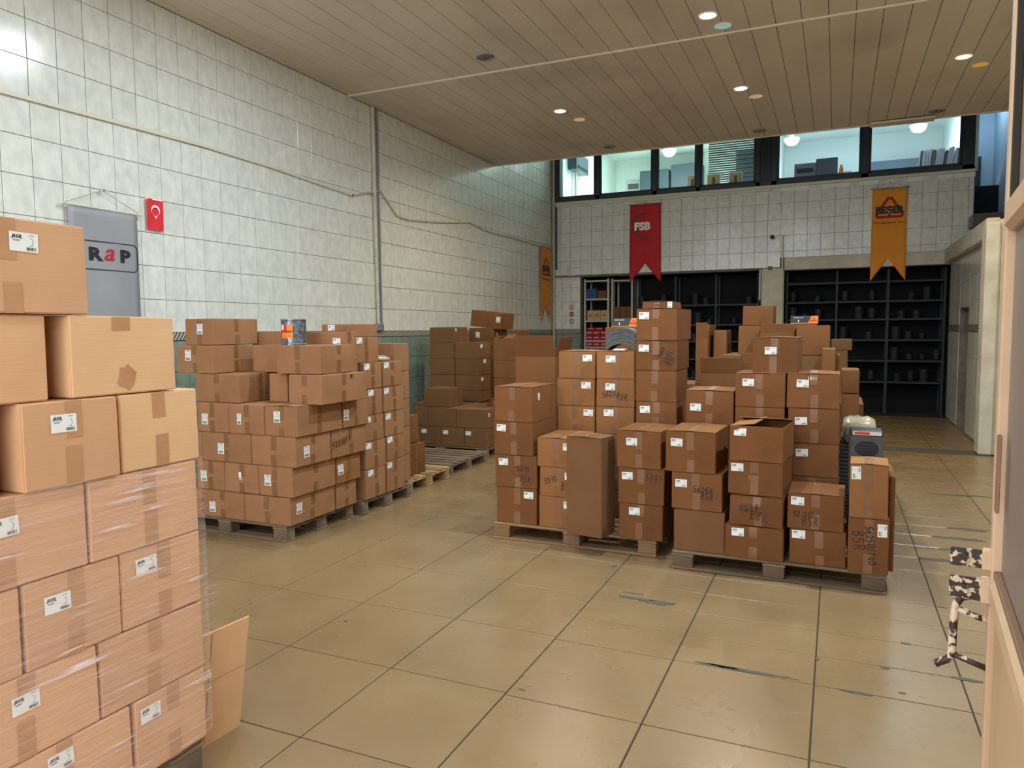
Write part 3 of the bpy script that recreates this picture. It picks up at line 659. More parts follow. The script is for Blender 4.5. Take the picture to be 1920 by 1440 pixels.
def make_box(row):
    global SEED
    grp, lab, kind, x0, x1, y0, y1, z0, z1, yaw, cr_, tint, tape, feats, group = row
    SEED += 1; r = random.Random(SEED)
    w, d, h = x1-x0, y1-y0, z1-z0
    # keep a hair of air so that neighbours never share a plane
    b = Box(w, d, h, cr_, SEED)
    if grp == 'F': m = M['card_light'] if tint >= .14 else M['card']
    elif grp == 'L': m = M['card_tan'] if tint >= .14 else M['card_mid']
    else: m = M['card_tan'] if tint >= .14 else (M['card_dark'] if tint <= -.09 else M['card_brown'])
    loc = ((x0+x1)/2, (y0+y1)/2, z0); rz = math.radians(yaw + r.uniform(-.4, .4))
    if kind.startswith('open'):
        fl = [float(q) if q else 0 for q in kind.split(':')[1].split(',')]
        t = .005; mb = MB(); a, c = w/2-.001, d/2-.001
        mb.cbox(-a, a, -c, -c+t, 0, h, .0015).cbox(-a, a, c-t, c, 0, h, .0015).cbox(-a, -a+t, -c+t, c-t, 0, h, .0015).cbox(a-t, a, -c+t, c-t, 0, h, .0015).box(-a+t, a-t, -c+t, c-t, 0, t)
        ob = mb.build('cardboard_box', m, None, loc, (0, 0, rz))
        # flaps: values are upward rise (>0 stands up) or outward/inward fold (<0)
        def flap(side, q):
            if not q: return
            L_ = abs(q) if abs(q) > .03 else .12
            ang = 78 if q > 0 else -12
            wid = (w if side in 'FB' else d) - .006; fb = MB().cbox(-wid/2, wid/2, 0, t, 0, L_, .0015)
            an = math.radians({True: 10, False: -76}[q > 0]) + r.uniform(-.12, .12)
            M_ = {'F': Matrix.Translation((0, -c, h)) @ Matrix.Rotation(0, 4, 'Z'), 'B': Matrix.Translation((0, c, h)) @ Matrix.Rotation(math.pi, 4, 'Z'),
                  'L': Matrix.Translation((-a, 0, h)) @ Matrix.Rotation(-math.pi/2, 4, 'Z'), 'R': Matrix.Translation((a, 0, h)) @ Matrix.Rotation(math.pi/2, 4, 'Z')}[side]
            o = fb.build('flap', m if side in 'FR' else M['card_tan'], ob); o.matrix_local = M_ @ Matrix.Rotation(an, 4, 'X')
        for sd, q in zip('FRLB', fl): flap(sd, q)
        if fl[0] > 0: pass
    else:
        rot = (0, math.radians(7), rz) if kind == 'tilt' else (0, 0, rz)
        if kind == 'tilt': loc = (loc[0], loc[1], loc[2] + w/2*math.sin(math.radians(7)) - .03)
        ob = b.body().build('cardboard_box', m, None, loc, rot, smooth=True); ob.data.set_sharp_from_angle(angle=math.radians(14))
        TP = M['tape_light'] if grp == 'F' else M['tape']
        tw = .024
        W, Hh = b.size('F')
        if 'T' in tape:
            ob_t = []
            for (ua, ub) in ((.002, .494), (.506, .998)):
                f0 = MB(); n = 4; vs = []
                for off in (.0008, .0038):
                    for i in range(n+1):
                        for j in range(3):
                            lift = (.002 + cr_*.4) * (i/n if ua < .4 else 1-i/n)
                            vs.append(tuple(b.at('T', ua+(ub-ua)*i/n, .002+.996*j/2, off + (lift if 0 < j < 2 or True else 0))))
                k = (n+1)*3; fs = []
                for i in range(n):
                    for j in range(2):
                        q = i*3+j; fs += [(q, q+1, q+4, q+3), (q+k, q+3+k, q+4+k, q+1+k)]
                edge = [i*3 for i in range(n+1)] + [n*3+1, n*3+2] + [i*3+2 for i in range(n-1, -1, -1)] + [1]
                for p_, q_ in zip(edge, edge[1:]+edge[:1]): fs.append((p_, q_, q_+k, p_+k))
                f0.v = vs; f0.f = fs; f0.build('flap', m, ob)
            b.patch('tape', 'T', .5-tw/w, .5+tw/w, .0, 1, .0048 + .002 + cr_*.4, TP, ob, 2, 6)
        for f in tape:
            if f in 'FR':
                W, Hh = b.size(f); q = r.uniform(-.03, .03)
                l1 = r.uniform(.3, .5); l2 = r.uniform(.3, .5)
                b.patch('tape', f, .5-tw/W+q, .5+tw/W+q, 0, l1, .0008, TP, ob, 2, 3)
                q += r.uniform(-.03, .03)
                b.patch('tape', f, .5-tw/W+q, .5+tw/W+q, 1-l2, 1, .0008, TP, ob, 2, 3)
    tag(ob, lab, 'box', group)
    for ft in feats:
        ty, f, u, v = ft[:4]
        W, Hh = b.size(f)
        if ty in PR:
            d2, lw, lh = PR[ty]
            if ty == 'b': lw2, lh2 = lw, lh
            k = r.uniform(-.05, .05)
            u = min(max(u, lw/2/W+.02), 1-lw/2/W-.02); v = min(max(v, lh/2/Hh+.02), 1-lh/2/Hh-.02)
            q = D2(); n = 3
            g = [(-lw/2+lw*i/n, -lh/2+lh*j/n) for i in range(n+1) for j in range(n+1)]
            q.v = [(x*math.cos(k)-y*math.sin(k), x*math.sin(k)+y*math.cos(k)) for x, y in g]
            q.f = [(i*(n+1)+j, (i+1)*(n+1)+j, (i+1)*(n+1)+j+1, i*(n+1)+j+1) for i in range(n) for j in range(n)]
            lo = b.flat('shipping_label', f, u, v, q, .0016, M['white'], ob)
            p2 = D2(); p2.v = [(x*math.cos(k)-y*math.sin(k), x*math.sin(k)+y*math.cos(k)) for x, y in d2.v]; p2.f = d2.f
            b.flat('print', f, u, v, p2, .0021, M['ink'], lo)
        elif ty == 'h':
            sl = ft[6] if len(ft) > 6 else r.uniform(-6, 2)
            b.flat('handwriting', f, u, v, hand(ft[4], ft[5], SEED, sl), .0014, M['marker'], ob)
        elif ty == 'n':
            q = D2(); q.add(text2d(ft[4], .03, .02), 0, 0); b.flat('printed_number', f, u, v, q, .0014, M['ink_white'], ob)
        elif ty == 'st':
            q = D2(); pts = [(.030*math.cos(a*.45)*(1+.25*math.sin(a*1.7)), .036*math.sin(a*.45)*(1+.2*math.cos(a*2.3))) for a in range(14)]
            q.add((pts, [tuple(range(14))])); b.flat('stain', f, u, v, q, .0012, M['stain'], ob)
            q = D2(); q.rect(-.030, .030, -.022, .022); b.flat('tape', f, .46, .085, q, .0012, M['tape_light'], ob)
        elif ty == 'p':
            b.patch('tape', f, u-.12, u+.08, v-.06, v+.06, .0016, M['tape'], ob, 3, 2)
    return ob
ROWS = [
['M', 'bottom cardboard box in the left front column of middle pallet', 'box', -2.266, -1.942, 4.8, 5.22, 0.12, 0.387, -1, 0.004, 0, 'FT', [['b', 'F', 0.802, 0.175]], None],
['M', 'brown box marked 5275 BSR in the left front column of middle pallet', 'box', -2.279, -1.947, 4.8, 5.22, 0.387, 0.625, 0.5, 0.004, 0, 'FT', [['b', 'F', 0.193, 0.213], ['h', 'F', 0.677, 0.409, '5275', 0.1], ['h', 'F', 0.722, 0.724, 'BSR', 0.09]], None],
['M', 'third box up, plain front, in the left front column of middle pallet', 'box', -2.28, -1.966, 4.8, 5.22, 0.625, 0.868, -1.5, 0.004, 0, 'FT', [['b', 'F', 0.189, 0.185]], None],
['M', 'top box, label on its right side, in the left front column of middle pallet', 'box', -2.278, -1.972, 4.8, 5.22, 0.868, 1.12, -1.5, 0.004, 0, 'FT', [['s', 'R', 0.289, 0.288]], None],
['M', 'bottom pale box under the one marked 5878 BSR', 'box', -1.93, -1.648, 4.8, 5.2, 0.12, 0.348, 0, 0.004, 0.25, 'FT', [['b', 'F', 0.805, 0.228]], None],
['M', 'brown box marked 5878 BSR right of the 5275 box', 'box', -1.926, -1.647, 4.8, 5.2, 0.348, 0.557, 0, 0.004, 0.2, 'FT', [['b', 'F', 0.826, 0.265], ['h', 'F', 0.301, 0.44, '5878', 0.1, 15], ['h', 'F', 0.763, 0.627, 'BSR', 0.1]], None],
['M', 'top box with visible lid above the one marked 5878 BSR', 'box', -1.943, -1.644, 4.8, 5.22, 0.557, 0.764, 0, 0.004, 0.25, 'FT', [['b', 'F', 0.795, 0.267]], None],
['M', 'tall upright brown box turned slightly at the front of middle pallet', 'box', -1.675, -1.4, 4.68, 4.9, 0.12, 0.8, -9, 0.006, -0.1, 'T', [], None],
['M', 'scuffed bottom box in front right column of middle pallet', 'box', -1.324, -1.021, 4.75, 5.17, 0.12, 0.36, -1, 0.008, 0, 'FT', [['b', 'F', 0.352, 0.201]], None],
['M', 'brown box marked 5881 with wide shiny tape strip', 'box', -1.332, -1.019, 4.75, 5.17, 0.36, 0.602, 0, 0.004, 0, 'FT', [['b', 'F', 0.195, 0.216], ['h', 'F', 0.778, 0.23, '5881', 0.12]], None],
['M', 'top box with tape curl in front right column of middle pallet', 'box', -1.337, -1.029, 4.75, 5.17, 0.602, 0.854, -2.5, 0.004, 0, 'FT', [['b', 'F', 0.346, 0.288]], None],
['M', 'brown box buried behind the front columns of the middle pallet', 'box', -1.966, -1.662, 5.28, 5.64, 0.12, 0.321, 0, 0.004, 0.15, 'FT', [], 'boxes buried inside the middle pallet'],
['M', 'brown box buried behind the front columns of the middle pallet', 'box', -1.965, -1.662, 5.28, 5.64, 0.321, 0.528, 0, 0.004, 0.15, 'FT', [], 'boxes buried inside the middle pallet'],
['M', 'brown box buried behind the front columns of the middle pallet', 'box', -1.965, -1.663, 5.28, 5.64, 0.528, 0.738, 0, 0.004, 0.15, 'FT', [], 'boxes buried inside the middle pallet'],
['M', 'tan box, label at right, just above the lid of the 5878 column', 'box', -1.964, -1.663, 5.28, 5.64, 0.738, 0.95, 0, 0.004, 0.15, 'FT', [['b', 'F', 0.824, 0.229]], None],
['M', 'second box from top in tan rear left column of middle pallet', 'box', -1.972, -1.663, 5.28, 5.64, 0.95, 1.158, 0, 0.004, 0.15, 'FT', [['b', 'F', 0.773, 0.228]], None],
['M', 'top tan box left of the box bearing grey brake shoes', 'box', -1.955, -1.659, 5.28, 5.64, 1.158, 1.367, 0, 0.004, 0.15, 'FT', [['b', 'F', 0.786, 0.234]], None],
['M', 'brown box buried behind the front columns of the middle pallet', 'box', -1.653, -1.341, 5.25, 5.63, 0.12, 0.331, 0, 0.004, 0.15, 'FT', [], 'boxes buried inside the middle pallet'],
['M', 'box barely visible above the tall upright box', 'box', -1.653, -1.35, 5.25, 5.63, 0.331, 0.539, 0, 0.004, 0.15, 'FT', [], None],
['M', 'plain tan box directly behind and above the tall upright box', 'box', -1.653, -1.351, 5.25, 5.63, 0.539, 0.749, 0, 0.004, 0.15, 'FT', [], None],
['M', 'tan box, label near left, directly below the one marked 5623 BSR', 'box', -1.646, -1.349, 5.25, 5.63, 0.749, 0.956, 0, 0.004, 0.15, 'FT', [['b', 'F', 0.335, 0.216]], None],
['M', 'tan box marked 5623 BSR in rear row of middle pallet', 'box', -1.646, -1.35, 5.25, 5.63, 0.956, 1.165, 0, 0.004, 0.15, 'FT', [['b', 'F', 0.365, 0.283], ['h', 'F', 0.334, 0.545, '5623', 0.11, 12], ['h', 'F', 0.675, 0.621, 'BSR', 0.09, -8]], None],
['M', 'tan box bearing the stack of grey brake shoes', 'box', -1.643, -1.351, 5.25, 5.63, 1.165, 1.371, 0, 0.004, 0.15, 'FT', [['b', 'F', 0.378, 0.279]], None],
['M', 'brown box buried behind the front columns of the middle pallet', 'box', -1.324, -1.027, 5.2, 5.6, 0.12, 0.44, 0, 0.004, 0, 'FT', [], 'boxes buried inside the middle pallet'],
['M', 'brown box buried behind the front columns of the middle pallet', 'box', -1.326, -1.03, 5.2, 5.6, 0.44, 0.656, 0, 0.004, 0, 'FT', [], 'boxes buried inside the middle pallet'],
['M', 'brown box buried behind the front columns of the middle pallet', 'box', -1.327, -1.031, 5.2, 5.6, 0.656, 0.839, 0, 0.004, 0, 'FT', [], 'boxes buried inside the middle pallet'],
['M', 'fourth box from top of tallest column, just behind the 5881 column', 'box', -1.328, -1.029, 5.2, 5.6, 0.839, 1.009, 0, 0.004, 0, 'FT', [['b', 'F', 0.223, 0.334]], None],
['M', 'unlabelled third box from top of tallest column on middle pallet', 'box', -1.333, -1.031, 5.2, 5.6, 1.009, 1.234, 0, 0.004, 0, 'FT', [], None],
['M', 'box scrawled 5998 BSR, second from top of tallest column', 'box', -1.334, -1.03, 5.2, 5.66, 1.234, 1.449, 0, 0.004, 0, 'FT', [['b', 'F', 0.202, 0.247], ['h', 'F', 0.632, 0.389, '5989', 0.075, 60], ['h', 'F', 0.785, 0.55, '5998', 0.1, 65], ['h', 'F', 0.85, 0.679, 'BSR', 0.07, 65]], None],
['M', 'large brown box at top of the tallest column on middle pallet', 'box', -1.328, -1.029, 5.2, 5.7, 1.449, 1.676, -1, 0.004, 0, 'FT', [['b', 'F', 0.194, 0.21]], None],
['M', 'flat small box lying on top of the tallest column', 'box', -1.323, -1.092, 5.35, 5.65, 1.676, 1.732, 0, 0.004, 0, 'FT', [['s', 'F', 0.9, 0.43]], None],
['MB', 'brown box seen only as a sliver behind the 5275 column, lowest', 'box', -2.53, -2.15, 5.75, 6.15, 0.12, 0.42, 0, 0.003, -0.1, 'FT', [], None],
['MB', 'brown box seen only as a sliver behind the 5275 column, middle', 'box', -2.53, -2.15, 5.75, 6.15, 0.42, 0.72, 0, 0.003, -0.1, 'FT', [], None],
['MB', 'brown box seen only as a sliver behind the 5275 column, upper', 'box', -2.53, -2.15, 5.75, 6.15, 0.72, 0.99, 0, 0.003, -0.1, 'FT', [], None],
['MB', 'open tall box with raised flaps behind left column of middle pallet', 'open:.18,.17,,.0', -2.525, -2.159, 5.75, 6.1, 0.99, 1.305, 0, 0.003, 0, 'F', [], None],
['R', 'bottom plain box in left front column of right pallet', 'box', -0.931, -0.614, 4.62, 5.02, 0.12, 0.386, 1, 0.004, -0.1, '', [], None],
['R', 'brown box marked 56266 BSR on the right pallet', 'box', -0.94, -0.621, 4.62, 5.02, 0.386, 0.624, -2, 0.004, 0, 'FT', [['b', 'F', 0.19, 0.293], ['h', 'F', 0.631, 0.43, '56266', 0.13], ['h', 'F', 0.707, 0.61, 'BSR', 0.08]], None],
['R', 'lidded box on top of the one marked 56266 BSR', 'box', -0.977, -0.659, 4.62, 5.04, 0.624, 0.885, -3, 0.004, 0, 'FT', [['b', 'F', 0.222, 0.271]], None],
['R', 'crushed bulging bottom box under the one marked 6011 BSR', 'box', -0.605, -0.255, 4.6, 5.0, 0.12, 0.326, -2, 0.02, 0, 'FT', [['b', 'F', 0.228, 0.193]], None],
['R', 'sagging box marked 6011 BSR on the right pallet', 'box', -0.576, -0.259, 4.6, 5.0, 0.326, 0.517, -3, 0.018, 0, 'FT', [['h', 'F', 0.379, 0.352, '6011', 0.12], ['h', 'F', 0.571, 0.635, 'BSR', 0.11]], None],
['R', 'dented box above the one marked 6011 BSR', 'box', -0.581, -0.257, 4.6, 5.0, 0.517, 0.724, -5, 0.015, 0, 'FT', [['b', 'F', 0.165, 0.183], ['p', 'F', 0.485, 0.467]], None],
['R', 'leaning box with loosely folded open flaps above the 6011 column', 'open:-.0,-.0,-.15,-.15', -0.57, -0.255, 4.6, 5.0, 0.724, 0.938, -6, 0.012, 0, 'FT', [['b', 'F', 0.192, 0.146]], None],
['R', 'brown box buried behind the front columns of the right pallet', 'box', -0.929, -0.609, 5.05, 5.38, 0.12, 0.215, 0, 0.004, 0, 'FT', [], 'boxes buried inside the right pallet'],
['R', 'brown box buried behind the front columns of the right pallet', 'box', -0.93, -0.612, 5.05, 5.38, 0.215, 0.453, 0, 0.004, 0, 'FT', [], 'boxes buried inside the right pallet'],
['R', 'brown box buried behind the front columns of the right pallet', 'box', -0.933, -0.615, 5.05, 5.38, 0.453, 0.661, 0, 0.004, 0, 'FT', [], 'boxes buried inside the right pallet'],
['R', 'box showing a narrow sliver behind the 56266 column', 'box', -0.938, -0.618, 5.05, 5.38, 0.661, 0.87, 0, 0.004, 0, 'FT', [], None],
['R', 'box with blistered lid behind and above the 56266 column', 'box', -0.942, -0.62, 5.05, 5.38, 0.87, 1.112, 0, 0.007, 0, 'FT', [['b', 'F', 0.209, 0.468]], None],
['R', 'brown box buried behind the front columns of the right pallet', 'box', -0.603, -0.285, 5.05, 5.43, 0.12, 0.335, 0, 0.004, 0, 'FT', [], 'boxes buried inside the right pallet'],
['R', 'brown box buried behind the front columns of the right pallet', 'box', -0.606, -0.29, 5.05, 5.43, 0.335, 0.566, 0, 0.004, 0, 'FT', [], 'boxes buried inside the right pallet'],
['R', 'brown box buried behind the front columns of the right pallet', 'box', -0.609, -0.294, 5.05, 5.43, 0.566, 0.782, 0, 0.004, 0, 'FT', [], 'boxes buried inside the right pallet'],
['R', 'box half hidden behind the box with loosely folded open flaps', 'box', -0.615, -0.298, 5.05, 5.43, 0.782, 1.011, 0, 0.004, 0, 'FT', [], None],
['R', 'box under the left half of the lone top box of right pallet', 'box', -0.615, -0.298, 5.05, 5.43, 1.011, 1.234, 0, 0.004, 0, 'FT', [['b', 'F', 0.259, 0.26]], None],
['R', 'brown box buried behind the front columns of the right pallet', 'box', -0.272, 0.044, 5.05, 5.43, 0.12, 0.366, 0, 0.004, 0, 'FT', [], 'boxes buried inside the right pallet'],
['R', 'brown box buried behind the front columns of the right pallet', 'box', -0.274, 0.036, 5.05, 5.43, 0.366, 0.57, 0, 0.004, 0, 'FT', [], 'boxes buried inside the right pallet'],
['R', 'box with torn tape just above and behind the 52015 boxes', 'box', -0.278, 0.031, 5.05, 5.43, 0.57, 0.787, 0, 0.004, 0, 'T', [['b', 'F', 0.277, 0.279]], None],
['R', 'middle box of the rear right column on right pallet', 'box', -0.282, 0.03, 5.05, 5.43, 0.787, 1.015, 0, 0.004, 0, 'FT', [['b', 'F', 0.253, 0.363]], None],
['R', 'top box of rear right column, faint number 1811 printed near lid', 'box', -0.292, 0.026, 5.05, 5.43, 1.015, 1.237, 0, 0.004, 0, 'FT', [['b', 'F', 0.301, 0.272], ['n', 'F', 0.484, 0.12, '1811']], None],
['R', 'lone top box straddling two columns of the right pallet', 'box', -0.508, -0.222, 5.1, 5.52, 1.232, 1.468, -1.5, 0.004, 0.05, 'FT', [['b', 'F', 0.399, 0.354]], None],
['R', 'bottom box under the one marked 52015 BSR', 'box', -0.234, 0.079, 4.62, 4.98, 0.12, 0.332, 0, 0.01, 0, 'FT', [['b', 'F', 0.164, 0.135]], None],
['R', 'brown box marked 52015 BSR with dusty lid', 'box', -0.248, 0.069, 4.62, 4.98, 0.332, 0.546, -1, 0.004, 0, 'FT', [['b', 'F', 0.179, 0.204], ['h', 'F', 0.297, 0.571, '52,015', 0.12], ['h', 'F', 0.412, 0.761, 'BSR', 0.1]], None],
['R', 'upright box marked 56250/140 BSR, lettering running downwards', 'box', 0.085, 0.3, 4.58, 4.85, 0.12, 0.439, 0, 0.004, 0, 'FT', [['bv', 'F', 0.827, 0.191], ['h', 'F', 0.558, 0.485, '56250/140', 0.23, -84], ['h', 'F', 0.27, 0.408, 'BSR', 0.12, -84]], None],
['R', 'upright light lidded box above the one marked 56250/140', 'box', 0.089, 0.292, 4.58, 4.85, 0.439, 0.752, -1.5, 0.004, 0.2, 'FT', [['bv', 'F', 0.163, 0.161]], None],
['R', 'narrow flat box standing behind the upright 56250/140 box', 'box', 0.295, 0.33, 4.66, 5.1, 0.12, 0.68, 0, 0.003, 0.1, '', [], None],
['B', 'large open box with raised front flap in middle of rear pile', 'open:.13,.05,-.08,-.02', -1.002, -0.696, 6.0, 6.36, 0.9, 1.174, 0, 0.006, -0.05, '', [], None],
['B', 'open box whose flap touches the lone top box, rear pile', 'open:.12,.06,-.05,.05', -0.709, -0.496, 6.15, 6.51, 0.9, 1.213, 0, 0.006, -0.05, '', [], None],
['B', 'big brown box buried in the rear pile of open boxes', 'box', -1.02, -0.45, 5.95, 6.55, 0.12, 0.38, 0, 0.003, -0.1, '', [], 'boxes buried in the rear pile'],
['B', 'big brown box buried in the rear pile of open boxes', 'box', -1.02, -0.45, 5.95, 6.55, 0.38, 0.64, 0, 0.003, -0.1, '', [], 'boxes buried in the rear pile'],
['B', 'big brown box buried in the rear pile of open boxes', 'box', -1.02, -0.45, 5.95, 6.55, 0.64, 0.9, 0, 0.003, -0.1, '', [], 'boxes buried in the rear pile'],
['B', 'open box with pale folded lid right of tallest column top', 'open:.14,.12,-.08,.12', -1.2, -1.086, 6.9, 7.3, 1.02, 1.448, 0, 0.006, -0.05, '', [], None],
['B', 'brown box beside the folded lid box, back of rear pile', 'box', -1.056, -0.931, 7.0, 7.35, 1.05, 1.52, 0, 0.006, -0.05, '', [], None],
['B', 'big brown box buried in the rear pile of open boxes', 'box', -1.5, -0.97, 6.9, 7.4, 0.12, 0.42, 0, 0.003, -0.1, '', [], 'boxes buried in the rear pile'],
['B', 'big brown box buried in the rear pile of open boxes', 'box', -1.5, -0.97, 6.9, 7.4, 0.42, 0.72, 0, 0.003, -0.1, '', [], 'boxes buried in the rear pile'],
['B', 'big brown box buried in the rear pile of open boxes', 'box', -1.5, -0.97, 6.9, 7.4, 0.72, 1.02, 0, 0.003, -0.1, '', [], 'boxes buried in the rear pile'],
['B', 'brown box under the highest box of rear pile', 'box', -0.828, -0.636, 6.95, 7.35, 1.3, 1.557, 0, 0.006, -0.05, '', [], None],
['B', 'big brown box buried in the rear pile of open boxes', 'box', -0.95, -0.05, 6.6, 7.45, 0.12, 0.415, 0, 0.003, -0.1, '', [], 'boxes buried in the rear pile'],
['B', 'big brown box buried in the rear pile of open boxes', 'box', -0.95, -0.05, 6.6, 7.45, 0.415, 0.71, 0, 0.003, -0.1, '', [], 'boxes buried in the rear pile'],
['B', 'big brown box buried in the rear pile of open boxes', 'box', -0.95, -0.05, 6.6, 7.45, 0.71, 1.005, 0, 0.003, -0.1, '', [], 'boxes buried in the rear pile'],
['B', 'big brown box buried in the rear pile of open boxes', 'box', -0.95, -0.05, 6.6, 7.45, 1.005, 1.3, 0, 0.003, -0.1, '', [], 'boxes buried in the rear pile'],
['B', 'highest box of the rear pile in front of white pier', 'box', -0.797, -0.526, 7.0, 7.3, 1.557, 1.739, 0, 0.006, -0.05, '', [], None],
['B', 'open box with pale front flap below the highest rear box', 'open:.075,.05,.05,.05', -0.614, -0.329, 6.7, 7.0, 1.3, 1.495, 0, 0.006, -0.05, '', [], None],
['B', 'upright brown box right of the pale open flap, rear pile', 'box', -0.318, -0.051, 6.62, 6.97, 1.3, 1.554, 0, 0.006, -0.05, '', [], None],
['B', 'brown box carrying the small orange and black carton at right', 'box', -0.466, -0.162, 7.05, 7.35, 1.3, 1.571, 0, 0.006, -0.05, '', [], None],
['B', 'brown box standing low at right end of rear pile', 'box', -0.108, -0.007, 6.2, 6.6, 0.95, 1.37, 0, 0.006, -0.05, '', [], None],
['B', 'narrow brown box edge at right end of rear pile', 'box', -0.005, 0.026, 6.3, 6.7, 0.95, 1.32, 0, 0.006, -0.05, '', [], None],
['B', 'big brown box buried in the rear pile of open boxes', 'box', -0.05, 0.2, 6.15, 6.8, 0.12, 0.397, 0, 0.003, -0.1, '', [], 'boxes buried in the rear pile'],
['B', 'big brown box buried in the rear pile of open boxes', 'box', -0.05, 0.2, 6.15, 6.8, 0.397, 0.673, 0, 0.003, -0.1, '', [], 'boxes buried in the rear pile'],
['B', 'big brown box buried in the rear pile of open boxes', 'box', -0.05, 0.2, 6.15, 6.8, 0.673, 0.95, 0, 0.003, -0.1, '', [], 'boxes buried in the rear pile'],
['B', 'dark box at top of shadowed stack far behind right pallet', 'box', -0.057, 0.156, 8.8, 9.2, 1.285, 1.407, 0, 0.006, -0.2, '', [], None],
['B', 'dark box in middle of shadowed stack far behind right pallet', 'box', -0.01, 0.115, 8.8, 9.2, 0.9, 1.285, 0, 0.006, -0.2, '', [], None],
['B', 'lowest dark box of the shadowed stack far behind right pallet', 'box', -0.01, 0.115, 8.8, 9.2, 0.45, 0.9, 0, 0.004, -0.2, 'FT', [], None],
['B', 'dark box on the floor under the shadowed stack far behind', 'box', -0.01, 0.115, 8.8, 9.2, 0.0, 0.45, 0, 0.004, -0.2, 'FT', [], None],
['B', 'upper brown box behind the right end of right pallet', 'box', 0.035, 0.155, 5.75, 6.1, 1.061, 1.232, 0, 0.006, -0.05, '', [], None],
['B', 'lower brown box behind the right end of right pallet', 'box', 0.039, 0.156, 5.75, 6.1, 0.853, 1.061, 0, 0.006, -0.05, '', [], None],
['B', 'big brown box buried in the rear pile of open boxes', 'box', 0.035, 0.155, 5.75, 6.1, 0.12, 0.853, 0, 0.003, -0.1, '', [], 'boxes buried in the rear pile'],
['B', 'open brown box carrying the black and orange carton', 'box', -1.815, -1.536, 6.05, 6.41, 0.95, 1.553, 0, 0.006, -0.05, '', [], None],
['B', 'big brown box buried in the rear pile of open boxes', 'box', -2.0, -1.45, 6.0, 6.5, 0.12, 0.397, 0, 0.003, -0.1, '', [], 'boxes buried in the rear pile'],
['B', 'big brown box buried in the rear pile of open boxes', 'box', -2.0, -1.45, 6.0, 6.5, 0.397, 0.673, 0, 0.003, -0.1, '', [], 'boxes buried in the rear pile'],
['B', 'big brown box buried in the rear pile of open boxes', 'box', -2.0, -1.45, 6.0, 6.5, 0.673, 0.95, 0, 0.003, -0.1, '', [], 'boxes buried in the rear pile'],
['L', 'bottom row box left of the crushed corner box, left pallet', 'box', -4.443, -4.021, 4.1, 4.5, 0.12, 0.33, 0, 0.006, 0, 'FR', [['B', 'F', 0.237, 0.618]], None],
['L', 'wide crushed corner box in bottom row of left pallet', 'box', -4.021, -3.585, 4.1, 4.62, 0.12, 0.33, 0, 0.014, 0, 'FR', [['B', 'R', 0.187, 0.451]], None],
['L', 'bottom row box at far end of right side, left pallet', 'box', -3.97, -3.585, 4.63, 4.9, 0.12, 0.33, 0, 0.012, 0, 'FR', [], None],
['L', 'bottom row box mostly hidden behind wrapped stack, left pallet', 'box', -4.863, -4.443, 4.1, 4.5, 0.12, 0.33, 0, 0.006, 0, 'FR', [], None],
['L', 'second row box at left, label on front, left pallet', 'box', -4.488, -4.209, 4.1, 4.5, 0.33, 0.553, 0, 0.006, 0, 'FR', [['B', 'F', 0.233, 0.539]], None],
['L', 'second row box with torn label in middle, left pallet', 'box', -4.209, -3.876, 4.1, 4.5, 0.33, 0.553, 0, 0.006, 0, 'FR', [['Bt', 'F', 0.463, 0.427]], None],
['L', 'second row corner box of left pallet, label on front', 'box', -3.876, -3.56, 4.1, 4.6, 0.33, 0.553, 0, 0.006, 0, 'FR', [['B', 'F', 0.282, 0.472]], None],
['L', 'pale torn box at far end of second row, left pallet', 'box', -3.95, -3.56, 4.61, 4.93, 0.33, 0.553, 0, 0.012, 0.15, 'FR', [['B', 'R', 0.134, 0.488]], None],
['L', 'third row box left with central label, left pallet', 'box', -4.425, -3.937, 4.1, 4.5, 0.553, 0.775, 0, 0.006, 0, 'FR', [['B', 'F', 0.391, 0.541]], None],
['L', 'third row wide corner box with label on right side, left pallet', 'box', -3.937, -3.52, 4.1, 4.5, 0.553, 0.775, 0, 0.006, 0, 'FR', [['B', 'R', 0.288, 0.533]], None],
['L', 'third row box scrawled 5880, far end of left pallet', 'box', -3.95, -3.52, 4.51, 4.96, 0.553, 0.775, 0, 0.006, 0, 'FR', [['h', 'R', 0.28, 0.481, '5880BFA', 0.24, 8]], None],
['L', 'third row box mostly hidden by wrapped stack, left pallet', 'box', -4.725, -4.425, 4.1, 4.5, 0.553, 0.775, 0, 0.006, 0, 'FR', [], None],
['L', 'fourth row box at left, label on front, left pallet', 'box', -4.465, -4.149, 4.1, 4.5, 0.775, 0.997, 0, 0.006, 0, 'FR', [['B', 'F', 0.245, 0.559]], None],
['L', 'fourth row narrow box in middle, slim label, left pallet', 'box', -4.149, -3.804, 4.1, 4.5, 0.775, 0.997, 0, 0.006, 0, 'FR', [['Bn', 'F', 0.304, 0.493]], None],
['L', 'fourth row corner box of left pallet with worn edge', 'box', -3.804, -3.5, 4.1, 4.62, 0.775, 0.997, 0, 0.006, 0, 'FRT', [['B', 'F', 0.396, 0.353]], None],
['L', 'fourth row box at far end, label on right side, left pallet', 'box', -3.93, -3.5, 4.63, 4.97, 0.775, 0.997, 0, 0.006, 0, 'RT', [['B', 'R', 0.1, 0.535]], None],
['L', 'fifth row wide box under the left upper column, left pallet', 'box', -4.526, -4.083, 4.15, 4.57, 0.997, 1.215, 0, 0.006, 0, 'FR', [], None],
['L', 'fifth row narrow plain box in the middle, left pallet', 'box', -3.98, -3.8, 4.35, 4.85, 0.997, 1.215, 0, 0.006, 0, '', [], None],
['L', 'fifth row box scrawled near its far top corner, left pallet', 'box', -3.706, -3.393, 4.25, 4.8, 0.997, 1.215, 0, 0.006, 0, 'FR', [['h', 'R', 0.641, 0.121, '90', 0.04]], None],
